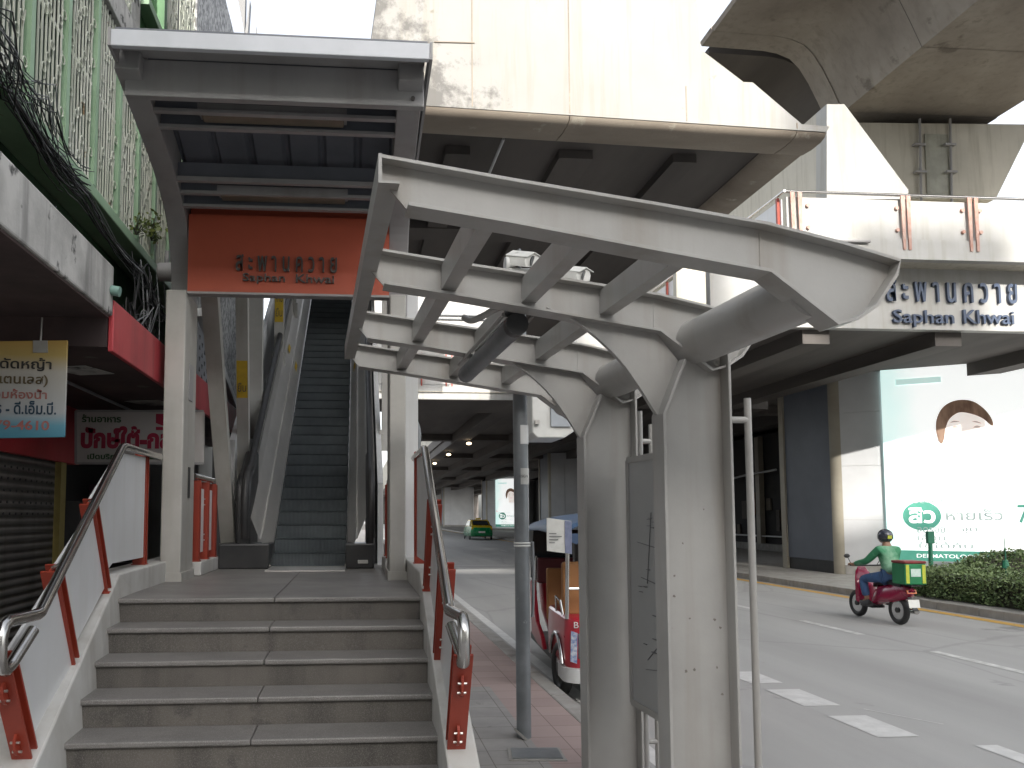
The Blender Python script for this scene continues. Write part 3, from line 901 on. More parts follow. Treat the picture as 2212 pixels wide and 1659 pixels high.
# ================================================================== grey steel shelter frame (no roof on it)
FA = R(3.0)
EU = Vector((math.cos(FA), math.sin(FA), 0)); EV = Vector((-math.sin(FA), math.cos(FA), 0))
FO = Vector((0.079, 2.606, 0))
def W(u, v, z): return FO + EU * u + EV * v + Vector((0, 0, z))
def PL(x, y, v):
    """(u, z) of a picture measurement on the frame's plane at v"""
    d = ray(x, y)
    p0 = FO + EV * v - EYE
    t = p0.dot(EV) / d.dot(EV)
    q = EYE + d * t - FO
    return q.dot(EU), q.z
VA, VB, VC, VD = 0.0, 0.90, 1.985, 2.865
rust_m = mat('old_fixing_rust', (.15, .135, .12), (.22, .20, .18), 40, .8)
fr = thing('steel_shelter', W(1.45, VB, 0), 'bare grey steel shelter frame without a roof, arms curving out over the pavement', 'steel frame')
top = [PL(*p, VA) for p in ((822, 352), (900, 366), (1100, 402), (1400, 452), (1640, 494), (1800, 535), (1922, 572))]
end = [PL(*p, VA) for p in ((1915, 602), (1872, 668), (1832, 695), (1792, 706))]
bot = [PL(*p, VA) for p in ((1648, 594), (1400, 548), (1100, 491), (878, 453))]
tipb = [PL(822, 388, VA)]
def topz0(u):
    for i in range(len(top) - 1):
        if top[i][0] <= u <= top[i + 1][0]:
            return top[i][1] + (top[i + 1][1] - top[i][1]) * (u - top[i][0]) / (top[i + 1][0] - top[i][0])
    return top[-1][1]
for v in (VA, VB, VC, VD):
    web = MB().prism([W(u, v - .005, z) for u, z in top + end + bot + tipb], EV * 0.010)
    us_ = PL(1638, 520, VA)[0]
    web.prism([W(us_, v - .0075, topz0(us_) - .012), W(us_ + .008, v - .0075, topz0(us_) - .012), W(us_ + .008, v - .0075, topz0(us_) - .15), W(us_, v - .0075, topz0(us_) - .15)], EV * .015)
    arm = web.build('arm', steel, fr)
    fw = 0.055
    m = MB()
    def strip(pts, th, w=fw):
        a = [Vector((p[0], 0, p[1])) for p in pts]
        rows = []
        for i in range(len(a)):
            t = (a[min(i + 1, len(a) - 1)] - a[max(i - 1, 0)]).normalized()
            nn = Vector((-t.z, 0, t.x)) * (th / 2)
            rows.append([W((a[i] - nn).x, v - w, (a[i] - nn).z), W((a[i] - nn).x, v + w, (a[i] - nn).z), W((a[i] + nn).x, v + w, (a[i] + nn).z), W((a[i] + nn).x, v - w, (a[i] + nn).z)])
        m.loft(rows)
    strip(top + end[:3], 0.012)
    strip(list(reversed(bot)) + [end[3], end[2]], 0.012)
    m.build('flange', steel, arm, bevel=0.003)
# edge beam joining the arm tips
m = MB()
u0, z0 = PL(822, 352, VA); u1, z1 = PL(822, 392, VA)
m.prism([W(u0 - .012, VA - .06, z0 + .006), W(u0 + .0, VA - .06, z0 + .006), W(u0 + .0, VA - .06, z1 - .03), W(u0 - .012, VA - .06, z1 - .03)], EV * (VD - VA + .12))
m.prism([W(u0, VA - .06, z1 - .03), W(u0 + .06, VA - .06, z1 - .03), W(u0 + .06, VA - .06, z1 - .022), W(u0, VA - .06, z1 - .022)], EV * (VD - VA + .12))
m.build('edge_beam', steel, fr)
def topz(u):
    for i in range(len(top) - 1):
        if top[i][0] <= u <= top[i + 1][0]:
            f = (u - top[i][0]) / (top[i + 1][0] - top[i][0])
            return top[i][1] + (top[i + 1][1] - top[i][1]) * f
    return top[-1][1]
for va, vb in ((VA, VB), (VB, VC), (VC, VD)):
    for u in (0.355, 0.735, 1.115):
        zt = topz(u) - 0.012
        m = MB()
        a_, b_ = va + .056, vb - .056
        for uo, uw, zo, zw in ((0, .008, 0, .115), (.008, .06, .107, .008), (.008, .06, 0, .008)):
            m.prism([W(u + uo, a_ - .05, zt - zo), W(u + uo + uw, a_ - .05, zt - zo), W(u + uo + uw, a_ - .05, zt - zo - zw), W(u + uo, a_ - .05, zt - zo - zw)], EV * (b_ - a_ + .1))
        m.build('purlin', steel, fr)
# round tube over the columns
UT, ZT, RT = 1.60, 2.435, 0.108
MB().tube([W(UT, VA + .006, ZT), W(UT, VD + .03, ZT)], RT, 28).build('tube', steel, fr, smooth=40)
# columns: H section, web facing the road axis, flanges bent in to the tube
UL, UR = 1.393, 1.722
for v in (VB, VC):
    web = [(UL, 0), (UL, 2.075), (1.505, 2.335), (1.515, 2.35), (UT + .08, 2.35), (UR, 2.37), (UR, 0)]
    c = MB().prism([W(u, v - .005, z) for u, z in web], EV * .010).build('column', steel, fr)
    m = MB()
    def fl(pts, dv0=.075, dv1=.05, th=.014):
        a = [Vector((p[0], 0, p[1])) for p in pts]
        rows = []
        for i in range(len(a)):
            t = (a[min(i + 1, len(a) - 1)] - a[max(i - 1, 0)]).normalized()
            nn = Vector((-t.z, 0, t.x)) * (th / 2)
            rows.append([W((a[i] - nn).x, v - dv0, (a[i] - nn).z), W((a[i] - nn).x, v + dv1, (a[i] - nn).z), W((a[i] + nn).x, v + dv1, (a[i] + nn).z), W((a[i] + nn).x, v - dv0, (a[i] + nn).z)])
        m.loft(rows)
    fl([(UL, 0), (UL, 2.075), (1.505, 2.335)])
    m.build('flange', steel, c, bevel=0.003)
    m = MB()
    fl([(UR, 0), (UR, 2.37), (UR + .012, 2.385)])
    m.build('flange', steel, c, bevel=0.003)
    # curved gusset under the arm
    cur = [PL(*p, VB) for p in ((1180, 664), (1235, 690), (1290, 730), (1340, 780), (1380, 835), (1408, 880), (1425, 905))]
    cur = [(u, z) for u, z in cur]
    upper = [(1.386, 2.318), bot[0], bot[1], (cur[0][0] - .05, bot[1][1] + .05)]
    gp = [(UL, 2.045), (1.386, 2.318)] + [(bot[0][0] - .005, bot[0][1] - .006)] + [(bot[1][0], bot[1][1] - .004)]
    g = MB().prism([W(u, v - .006, z) for u, z in list(reversed(cur)) + [(bot[1][0], bot[1][1] - .002), (bot[0][0], bot[0][1] - .004), (1.505, 2.335), (UL + .008, 2.075)]], EV * .012)
    g.build('gusset', steel, c)
    m = MB()
    strip2 = smooth_line([Vector((u, 0, z)) for u, z in cur], 4)
    m = MB()
    fl([(p.x, p.z) for p in strip2], .014, .014, .008)
    m.build('gusset_flange', steel, c)
    if v == VB:
        rm_ = random.Random(4)
        for px, py in ((1475, 1174), (1456, 1288), (1457, 1244), (1490, 1336), (1544, 1338), (1556, 1356), (1500, 1446), (1549, 1442), (1482, 1450), (1560, 1500), (1520, 1100)):
            u_, z_ = PL(px, py, v - .006)
            r_ = rm_.uniform(.004, .008)
            pts = [W(u_ + r_ * rm_.uniform(.5, 1.2) * math.cos(R(a)), v - .0056, z_ + r_ * rm_.uniform(.5, 1.2) * math.sin(R(a))) for a in range(0, 360, 45)]
            MB().prism(pts, EV * -.0012).build('rust_mark', rust_m, c)
    # stand-off pipe on the road side
    up = 1.845
    vp = v - .01
    MB().tube([W(up, vp, 0.02), W(up, vp, 2.165)], 0.017, 14).build('rail_pipe', steel, fr, smooth=40)
    for zz in (2.06, 0.25):
        MB().tube([W(UR, vp, zz), W(up, vp, zz)], 0.016, 12).build('stub_pipe', steel, fr, smooth=40)
    MB().prism([W(UL - .05, v - .14, 0.001), W(UR + .05, v - .14, 0.001), W(UR + .05, v + .14, 0.001), W(UL - .05, v + .14, 0.001)], (0, 0, .018)).build('base_plate', steel, c)
# hanging batten lamp
lt = thing('shelter_lamp', W(.73, 1.6, 2.5), 'grey round batten lamp hanging under the bare shelter arms', 'lamp')
MB().tube([W(.735, 1.02, 2.515), W(.735, 2.25, 2.50)], 0.052, 16).build('tube_cover', galv, lt, smooth=40)
MB().tube([W(.735, .97, 2.515), W(.735, 1.03, 2.515)], 0.055, 16).build('end_cap', black_metal, lt, smooth=40)
MB().tube([W(.68, 1.02, 2.57), W(.68, 2.2, 2.555)], 0.011, 8).build('conduit', steel, lt)
MB().tube(smooth_line([W(.735, 1.03, 2.57), W(.70, .99, 2.60), W(.64, .99, 2.59), W(.58, 1.02, 2.56), W(.53, 1.06, 2.545), W(.50, 1.10, 2.57)]), 0.016, 10).build('cable_hook', steel, lt, smooth=50)
MB().box(W(.735, 1.0, 0).x - .05, W(.735, 1.0, 0).x + .05, W(.735, 1.0, 0).y - .05, W(.735, 1.0, 0).y + .05, 2.565, 2.62).build('mount', black_metal, lt, bevel=.008)

# route map board between the columns
map_face = mat('map_board_face', (0.40, 0.405, 0.40), (0.35, 0.355, 0.352), 1.4, 0.3, coat=0.2)
map_line = mat('map_ink', (0.15, 0.15, 0.155), None, 6, 0.5)
mbd = thing('map_board', W(1.42, 1.4, .55), 'grey framed bus map board fixed between the two steel columns', 'notice board')
U0 = 1.63
v0, v1, zb, zt = VB + .10, VC - .15, 0.52, 1.93
MB().prism([W(U0, v0, zb), W(U0 + .02, v0, zb), W(U0 + .02, v0, zt), W(U0, v0, zt)], EV * (v1 - v0)).build('board', map_face, mbd)
m = MB()
for a, b_ in (((v0, zt), (v1, zt)), ((v0, zb), (v1, zb)), ((v0, zb), (v0, zt)), ((v1, zb), (v1, zt))):
    m.bar(W(U0 + .01, *a), W(U0 + .01, *b_), .035, .035, up=EU)
m.build('frame', steel, mbd)
m = MB()
rr2 = random.Random(3)
for (a, b_) in (((.35, .75), (.35, .35)), ((.35, .35), (.72, .2)), ((.15, .62), (.85, .66)), ((.5, .8), (.55, .45)), ((.62, .78), (.7, .5)), ((.2, .48), (.8, .52)), ((.45, .3), (.52, .18)), ((.52, .18), (.75, .16)), ((.3, .7), (.6, .72))):
    m.bar(W(U0 - .003, v0 + (v1 - v0) * a[0], zb + (zt - zb) * a[1]), W(U0 - .003, v0 + (v1 - v0) * b_[0], zb + (zt - zb) * b_[1]), .003, .003, up=EU)
for i in range(26):
    q = W(U0 - .003, v0 + (v1 - v0) * rr2.uniform(.2, .8), zb + (zt - zb) * rr2.uniform(.2, .8))
    m.bar(q, q + EV * .045, .003, .006, up=EU)
m.build('map_print', map_line, mbd)
text('แผนที่', map_line, mbd, 'lettering', W(U0, (v0 + v1) / 2 - .2, zt - .10), -EV, (0, 0, 1), width=.3, height=.05, depth=.001)
text('BUS ROUTE', map_line, mbd, 'lettering', W(U0, (v0 + v1) / 2 - .2, zt - .19), -EV, (0, 0, 1), width=.3, height=.04, depth=.001)
for vv in (v0 + .2, v1 - .12):
    MB().tube([W(U0 + .03, vv, 0.02), W(U0 + .03, vv, zt + .28)], .014, 10).build('support_pipe', steel, mbd, smooth=40)

# ================================================================== steel pole with cameras
pb = PZ(1132, 1592, 0)
PXc, PYc = pb.x, pb.y
pol = thing('camera_pole', (PXc, PYc, 0), 'round galvanised steel pole on the pavement carrying cameras', 'pole')
MB().tube([(PXc, PYc, 0), (PXc - .008, PYc, 3.2)], .053, 24).build('shaft', galv, pol, smooth=40)
zz = Zat(1028, PYc)
bd = MB().tube([(PXc, PYc, zz - .06), (PXc, PYc, zz + .06)], .0545, 24, caps=False).build('paper_band', paper, pol, smooth=40)
text('DESIGN', map_line, bd, 'lettering', (PXc - .004, PYc - .0545, zz), (1, 0, 0), (0, 0, 1), width=.075, height=.02, depth=.001)
MB().tube([(PXc, PYc, Zat(940, PYc) - .06), (PXc, PYc, Zat(940, PYc) + .08)], .0543, 24, caps=False).build('sticker_mark', clad_white, pol, smooth=40)
zc = Zat(1180, PYc)
for dz in (0, .02):
    MB().ring((PXc, PYc, zc + dz), (0, 0, 1), .055, .008).build('clamp', white_plastic, pol, smooth=50)
MB().tube(smooth_line([(PXc + .075, PYc - .01, zc + .03), (PXc + .08, PYc, zc - .1), (PXc + .078, PYc, zc - .4), (PXc + .07, PYc, zc - .52)]), .011, 8).build('cable', cable_grey, pol, smooth=50)
MB().tube([(PXc, PYc, 3.2), (PXc, PYc, 3.62)], .014, 10).build('mast', galv, pol, smooth=40)
MB().tube([(PXc - .01, PYc, 0), (PXc, PYc, 0.012)], .085, 20).build('base_ring', kerb_conc, pol)
def cctv(label, x, y, Y, L, s, base):
    c = PY(x, y, Y)
    t = thing('security_camera', c, label, 'security camera', 'white security cameras above the shelter')
    d = Vector((0.75, -0.55, -0.25)).normalized()
    MB().loft([[c + d * a_ + Vector((k[0] * s * q, 0, k[1] * s * q)) for k in ((-.05, -.045), (.05, -.045), (.058, 0), (.05, .04), (0, .055), (-.05, .04), (-.058, 0))] for a_, q in ((-L * .55, .75), (-L * .45, 1), (L * .5, 1.05))]).build('housing', white_plastic, t, smooth=35)
    MB().tube([c + d * (L * .5) , c + d * (L * .5 + .006)], .042 * s, 16).build('lens', glass_dark, t)
    MB().loft([[c + d * a_ + Vector((k[0] * s, 0, k[1] * s)) for k in ((-.062, .03), (0, .068), (.062, .03), (.062, .036), (0, .075), (-.062, .036))] for a_ in (-L * .45, L * .62)]).build('sun_shield', white_plastic, t)
    MB().tube([c - d * L * .3 + Vector((0, 0, -.03)), base], .02 * s, 10).build('arm', white_plastic, t, smooth=40)
    if base is not None:
        MB().tube([base + Vector((-.012, 0, 0)), base + Vector((.012, 0, 0))], .07 * s, 18).build('mount_plate', white_plastic, t, smooth=40)
    return t
cctv('white security camera on a round mount on the pole mast', 1128, 562, PYc - .05, .17, .95, Vector((PXc - .10, PYc, Zat(566, PYc))))
cctv('longer white security camera right of the pole mast', 1232, 592, PYc + .1, .22, .9, Vector((PXc + .16, PYc + .1, Zat(605, PYc))))
MB().tube([(PXc - .10, PYc, Zat(575, PYc)), (PXc + .2, PYc, Zat(575, PYc))], .016, 10).build('cross_arm', white_plastic, pol)
MB().tube([(PXc - .005, PYc, Zat(552, PYc)), (PXc - .005, PYc, Zat(540, PYc))], .05, 16).build('junction_cap', white_plastic, pol)

# white roadside cabinet high on its post
q0 = PY(1150, 945, 7.1); q1 = PY(1246, 868, 7.1)
cab = thing('signal_cabinet', (q0.x, 7.3, 0), 'white metal cabinet with pale door held high behind the steel columns', 'cabinet')
MB().prism([(q0.x, 7.1, q0.z + .05), (q0.x + .05, 7.1, q0.z), (q1.x - .12, 7.1, q0.z), (q1.x, 7.1, q0.z + .08), (q1.x, 7.1, q1.z + .6), (q0.x, 7.1, q1.z + .6)], (0, .5, 0)).build('body', white_plastic, cab, bevel=.01)
dr = MB().box(q0.x + .17, q1.x - .06, 7.075, 7.095, q0.z + .10, q1.z + .42).build('door', mat('pale_blue_grey_paint', (.40, .43, .46), None, 3, .45), cab, bevel=.006)
MB().box(q0.x + .02, q0.x + .06, 7.06, 7.095, q0.z + .12, q0.z + .16).build('latch', bolt_metal, cab)
px_ = Xat(1131, 7.45)
MB().tube([(px_, 7.45, 0), (px_, 7.45, q1.z + .5)], .05, 14).build('post', clad_white, cab, smooth=40)
for zz in (q0.z + .2, q1.z + .3):
    MB().bar((px_, 7.45, zz), (q0.x + .1, 7.35, zz), .05, .05).build('bracket', clad_white, cab)

# little curved street pipe by the canopy column
cp = thing('bent_pipe', (1.15, 12.5, 0), 'thin grey pipe with a bent top beside the stair railing', 'pipe')
a = PY(880, 900, 12.5); b_ = PY(905, 935, 12.5); c = PY(904, 1000, 12.5)
MB().tube(smooth_line([a + Vector((-.25, 0, .06)), a, PY(896, 908, 12.5), b_, c, Vector((c.x, 12.5, 0))]), .035, 12).build('pipe', galv, cp, smooth=50)

# ================================================================== tuk-tuk parked at the kerb
TX, TY, TZ = 1.95, 7.22, -0.146
TA = R(4.5)
def T(x, y, z): return (TX + x * math.cos(TA) + y * math.sin(TA), TY - x * math.sin(TA) + y * math.cos(TA), TZ + z)
tred = mat('tuk_tuk_red_paint', (0.42, 0.018, 0.035), (0.36, 0.015, 0.028), 1.5, 0.28, coat=0.4)
tblue = mat('tuk_tuk_blue_roof', (0.03, 0.065, 0.13), (0.06, 0.12, 0.22), 3, 0.5)
torange = mat('tuk_tuk_tan_seat', (0.36, 0.17, 0.06), (0.30, 0.135, 0.045), 2.5, 0.6)
chrome = mat('chrome_trim', (0.6, 0.6, 0.6), None, 6, 0.12, 1.0)
lens_red = mat('tail_lens_red', (0.45, 0.04, 0.02), (0.5, 0.16, 0.03), 14, 0.2)
tuk = thing('tuk_tuk', T(.65, 1.4, 0), 'red three-wheeled tuk-tuk with blue canopy parked at the kerb', 'tuk-tuk')
def rr_plan(x0, x1, y0, y1, r, n=5):
    out = []
    for cx, cy, a0 in ((x1 - r, y1 - r, 0), (x0 + r, y1 - r, 90), (x0 + r, y0 + r, 180), (x1 - r, y0 + r, 270)):
        for i in range(n + 1):
            a = R(a0 + 90 * i / n)
            out.append((cx + r * math.cos(a), cy + r * math.sin(a)))
    return out
rings = []
for z, ins in ((.30, .03), (.36, .005), (.62, 0), (.78, .01), (.80, .03)):
    rings.append([T(x, y, z) for x, y in rr_plan(ins, 1.36 - ins, ins, 1.12, .13)])
MB().loft(rings).build('body', tred, tuk, smooth=40)
rings = [[T(x, y, z) for x, y in rr_plan(-.015, 1.375, -.04, .5, .15)] for z in (.205, .22, .32, .335)]
MB().loft(rings).build('bumper', clad_white, tuk, smooth=40)
MB().prism([T(.05, .5, .22), T(1.3, .5, .22), T(1.3, 2.6, .22), T(.05, 2.6, .22)], (0, 0, (.30) - (.22))).build('floor_pan', black_metal, tuk)
def wheel(parent, c, r=.26, w=.11, ax=(1, 0, 0)):
    c = Vector(c); ax = Vector(ax)
    wt = MB().ring(c, ax, r - .055, .055, 28, 10).build('wheel', black_rubber, parent, smooth=60)
    MB().tube([c - ax * .03, c + ax * .03], r - .08, 24).build('rim', chrome, wt, smooth=40)
    MB().tube([c - ax * .05, c + ax * .05], .05, 12).build('hub', black_metal, wt)
    return wt
wheel(tuk, T(.045, .45, .26)); wheel(tuk, T(1.31, .45, .26)); wheel(tuk, T(.68, 2.55, .24), .24)
for s in (0, 1):
    x = -.012 if s == 0 else 1.372
    MB().tube([T(x, .45 + .33 * math.cos(R(a)), .27 + .33 * math.sin(R(a))) for a in range(15, 180, 15)], .022, 8).build('wheel_arch', chrome, tuk, smooth=50)
for s in (0, 1):
    x = .17 if s == 0 else 1.19
    MB().prism([T(x - .055, -.012, .42), T(x + .055, -.012, .42), T(x + .055, -.012, .66), T(x - .055, -.012, .66)], (0, .03, 0)).build('tail_light_frame', chrome, tuk, bevel=.012)
    MB().prism([T(x - .04, -.02, .44), T(x + .04, -.02, .44), T(x + .04, -.02, .64), T(x - .04, -.02, .64)], (0, .012, 0)).build('tail_light', lens_red, tuk, bevel=.01)
wh = mat('white_print', (.72, .72, .7), None, 6, .5)
text('BIZ', wh, tuk, 'lettering', T(.14, 0.0, .735), (1, 0, 0), (0, 0, 1), width=.13, height=.055, depth=.002)
MB().prism([T(.04, .005, .40), T(.10, .005, .38), T(.11, .005, .66), T(.05, .005, .68)], (0, -.006, 0)).build('badge', mat('badge_blue_white', (.10, .16, .34), (.5, .52, .55), 30, .4), tuk)
MB().prism([T(.03, .30, .78), T(1.33, .30, .78), T(1.33, .38, .78), T(.03, .38, .78)], (0, 0, (1.30) - (.78))).build('seat_back', torange, tuk, bevel=.03)
MB().prism([T(.12, .47, .60), T(1.24, .47, .60), T(1.24, .95, .60), T(.12, .95, .60)], (0, 0, (.84) - (.60))).build('passenger_seat', torange, tuk, bevel=.03)
MB().prism([T(.03, 1.22, .62), T(1.33, 1.22, .62), T(1.33, 1.28, .62), T(.03, 1.28, .62)], (0, 0, (1.18) - (.62))).build('partition', torange, tuk, bevel=.02)
MB().prism([T(.45, 1.5, .55), T(.95, 1.5, .55), T(.95, 1.8, .55), T(.45, 1.8, .55)], (0, 0, (.68) - (.55))).build('driver_seat', black_rubber, tuk, bevel=.03)
# front cowl with side shields
MB().loft([[T(x, y, z) for x, y in rr_plan(a, 1.36 - a, b_, b_ + .35, .12)] for z, a, b_ in ((.30, .25, 2.25), (.6, .15, 2.2), (.95, .12, 2.15), (1.0, .14, 2.18))]).build('cowl', tred, tuk, smooth=40)
MB().prism([T(.0, 1.35, .28), T(.0, 1.75, .28), T(.0, 2.2, .34), T(.0, 2.3, .95), T(.0, 2.18, .98), T(.0, 1.85, .52), T(.0, 1.5, .40)], (.05, 0, 0)).build('side_panel', tred, tuk, bevel=.012)
for x, y in ((.03, .08), (1.33, .08), (.05, 2.2), (1.31, 2.2)):
    MB().tube([T(x, y, .78), T(x + (.02 if x < .6 else -.02), y + .02, 1.60)], .02, 12).build('roof_pole', stainless, tuk, smooth=40)
MB().tube([T(.02, .25, .8), T(.0, .27, .93), T(.02, .62, .94), T(.03, .64, .78)], .012, 8).build('grab_rail', stainless, tuk, smooth=40)
MB().tube([T(.05, .1, 1.06), T(1.31, .1, 1.06)], .014, 8).build('back_rail', stainless, tuk)
rows = []
for i in range(9):
    yy = -.12 + 2.75 * i / 8
    rows.append([T(x, yy, 1.60 + .20 * math.sin(math.pi * k / 10) ** .7 - .03 * abs(i - 4) / 4) for k, x in enumerate([-.06 + 1.48 * q / 10 for q in range(11)])])
roof = MB().sheet(rows).build('roof', tblue, tuk, smooth=60)
sm = roof.modifiers.new('thick', 'SOLIDIFY'); sm.thickness = .012
m = MB()
for i in range(12):
    x = -.05 + 1.46 * i / 11
    m.prism([T(x - .062, -.12, 1.585), T(x + .062, -.12, 1.585), T(x + .05, -.12, 1.51), T(x, -.12, 1.485), T(x - .05, -.12, 1.51)], (0, .006, 0))
m.build('valance_trim', mat('dark_blue_fringe', (.03, .06, .12), (.05, .08, .15), 6, .6), roof)
MB().prism([T(.0, 2.22, 1.0), T(1.36, 2.22, 1.0), T(1.33, 2.16, 1.58), T(.03, 2.16, 1.58)], (0, .01, 0)).build('windscreen', glass_dark, tuk)
MB().tube([T(.35, 2.0, 1.02), T(.5, 1.9, 1.0), T(.86, 1.9, 1.0), T(1.0, 2.0, 1.02)], .014, 8).build('handlebar', black_metal, tuk, smooth=50)
mb_ = MB().prism([T(.22, .62, 1.24), T(1.14, .62, 1.24), T(1.14, .75, 1.24), T(.22, .75, 1.24)], (0, 0, (1.52) - (1.24))).build('luggage_rack', black_metal, tuk, bevel=.02)
MB().prism([T(.05, 1.98, .95), T(.60, 1.98, .95), T(.60, 2.08, .95), T(.05, 2.08, .95)], (0, 0, (1.25) - (.95))).build('dashboard', mat('dark_red_vinyl', (.10, .015, .02), None, 4, .5), tuk, bevel=.02)
# printed board hung at the rear corner of its roof
nb = thing('notice_panel', T(-.12, -.2, 1.45), 'white and blue printed panel hung at the rear corner of the tuk-tuk roof', 'notice')
MB().prism([T(-.20, -.22, 1.43), T(.03, -.20, 1.40), T(.03, -.20, 1.70), T(-.20, -.22, 1.73)], (0, .012, 0)).build('board', paper, nb)
MB().prism([T(-.035, -.213, 1.41), T(.028, -.206, 1.402), T(.028, -.206, 1.698), T(-.035, -.213, 1.705)], (0, .004, 0)).build('blue_strip', mat('faded_blue_print', (.12, .14, .22), (.18, .20, .29), 14, .6), nb)
m = MB()
for i in range(4):
    m.prism([T(-.18, -.222, 1.50 + .028 * i), T(-.18 + .05 + .08 * ((i * 37) % 5) / 5, -.222, 1.50 + .028 * i), T(-.18 + .05 + .08 * ((i * 37) % 5) / 5, -.222, 1.508 + .028 * i), T(-.18, -.222, 1.508 + .028 * i)], (0, -.002, 0))
m.build('small_print', map_line, nb)

# ================================================================== taxi further up the road
txp = PZ(1022, 1160, -.15)
AX, AY = 9.15, 56.5
tyel = mat('taxi_yellow_paint', (.62, .44, .01), (.55, .38, .01), 2, .25, coat=.5)
tgrn = mat('taxi_green_paint', (.008, .22, .075), (.006, .18, .06), 2, .25, coat=.5)
tax = thing('taxi', (AX, AY + 2.2, -.146), 'yellow and green taxi driving away up the shaded road', 'taxi')
def A(x, y, z): return (AX + x, AY + y, -.146 + z)
def sect(y, w, z0, z1, r=.08):
    return [A(-w + r, y, z0), A(w - r, y, z0), A(w, y, z0 + r), A(w, y, (z0 + z1) / 2), A(w - r * .6, y, z1 - r * .3), A(w - r * 1.5, y, z1), A(-w + r * 1.5, y, z1), A(-w + r * .6, y, z1 - r * .3), A(-w, y, (z0 + z1) / 2), A(-w, y, z0 + r)]
MB().loft([sect(0, .68, .36, .84), sect(.08, .80, .28, .96), sect(.6, .87, .22, 1.0), sect(2.2, .88, .20, .98), sect(3.6, .86, .22, .92), sect(4.2, .78, .28, .78), sect(4.35, .66, .36, .68)]).build('lower_body', tgrn, tax, smooth=45)
def cab_(y, w, z0, z1): return [A(-w, y, z0), A(w, y, z0), A(w * .86, y, z1), A(-w * .86, y, z1)]
MB().loft([cab_(.12, .74, .94, .985), cab_(.55, .78, .985, 1.06), cab_(1.15, .77, .97, 1.42), cab_(1.8, .78, .97, 1.48), cab_(2.5, .77, .97, 1.44), cab_(3.25, .76, .92, .985)]).build('cabin', tyel, tax, smooth=30)
MB().prism([A(-.78, -.005, .80), A(.78, -.005, .80), A(.76, .085, .985), A(-.76, .085, .985)], (0, .06, 0)).build('boot_edge', tyel, tax, bevel=.02)
MB().prism([A(-.76, .06, .985), A(.76, .06, .985), A(.80, .62, 1.03), A(-.80, .62, 1.03)], (0, 0, .02)).build('boot_lid', tyel, tax)
MB().prism([A(-.60, .56, 1.075), A(.60, .56, 1.075), A(.55, 1.06, 1.385), A(-.55, 1.06, 1.385)], (0, -.02, .02)).build('rear_window', glass_dark, tax)
for s in (-1, 1):
    MB().prism([A(s * .785, .85, 1.04), A(s * .785, 2.9, 1.04), A(s * .71, 2.4, 1.38), A(s * .69, 1.2, 1.38)], (s * .012, 0, 0)).build('side_window', glass_dark, tax)
    MB().box(*[k for p in ((AX + s * .62 - .12, AX + s * .62 + .12), (AY + .03, AY + .09), (-.146 + .72, -.146 + .88)) for k in p]).build('tail_light', lens_red, tax)
    for yy in (.75, 3.45):
        wheel(tax, A(s * .80, yy, .31), .31)
MB().box(*[k for p in ((AX - .24, AX + .24), (AY - .012, AY + .02), (-.146 + .52, -.146 + .64)) for k in p]).build('number_plate', white_plastic, tax)
MB().box(*[k for p in ((AX - .2, AX + .2), (AY + 1.75, AY + 1.9), (-.146 + 1.49, -.146 + 1.60)) for k in p]).build('roof_sign', tyel, tax, bevel=.02)

car_dark = mat('dark_grey_car_paint', (.03, .032, .035), (.04, .042, .046), 2, .25, coat=.5)
car2 = copy_tree(tax, (-2.35, 17.5, 0))
car2.name = 'parked_car'
car2['label'] = 'small dark grey car farther up the shaded road, beyond the taxi'; car2['category'] = 'car'
for k_c in kids(car2):
    if k_c.data and k_c.data.materials[0] in (tyel, tgrn):
        k_c.data = k_c.data.copy(); k_c.data.materials[0] = car_dark
    if k_c.name.startswith('roof_sign'): COL.objects.unlink(k_c)
# ================================================================== scooter, rider and delivery box
rw = PZ(1966, 1354, -.146)
mcx = mat('scooter_crimson_paint', (.34, .012, .06), (.27, .01, .045), 2, .25, coat=.5)
sc_ = thing('scooter', (rw.x, rw.y + .6, -.146), 'crimson scooter with silver exhaust riding away along the road', 'scooter')
B0 = Vector((rw.x, rw.y + .27, -.146))
HA = R(-2)
bfw = Vector((-math.sin(HA), math.cos(HA), 0)); brt = Vector((math.cos(HA), math.sin(HA), 0))
def B(x, y, z): return B0 + brt * x + bfw * y + Vector((0, 0, z))
wheel(sc_, B(0, 0, .27), .27, ax=brt); wheel(sc_, B(0, 1.24, .27), .27, ax=brt)
def bs(y, w, z0, z1): return [B(-w, y, z0 + .05), B(-w * .5, y, z0), B(w * .5, y, z0), B(w, y, z0 + .05), B(w, y, z1 - .08), B(w * .6, y, z1), B(-w * .6, y, z1), B(-w, y, z1 - .08)]
MB().loft([bs(-.38, .06, .60, .70), bs(-.25, .13, .50, .74), bs(.1, .15, .40, .73), bs(.45, .14, .34, .70), bs(.62, .12, .30, .50)]).build('rear_body', mcx, sc_, smooth=45)
MB().loft([bs(.60, .12, .24, .32), bs(.95, .14, .24, .33)]).build('footboard', black_metal, sc_, smooth=40)
MB().loft([bs(.93, .17, .25, .70), bs(1.02, .19, .30, .88), bs(1.10, .12, .5, 1.0)]).build('front_shield', mcx, sc_, smooth=45)
MB().loft([bs(-.22, .11, .73, .79), bs(.1, .13, .74, .82), bs(.5, .12, .70, .79), bs(.62, .08, .66, .72)]).build('seat', black_rubber, sc_, smooth=45)
MB().tube([B(0, 1.24, .27), B(0, 1.06, .9)], .03, 10).build('fork', black_metal, sc_)
MB().tube([B(-.33, .92, 1.04), B(-.2, 1.0, 1.03), B(.2, 1.0, 1.03), B(.33, .92, 1.04)], .016, 8).build('handlebar', black_metal, sc_, smooth=50)
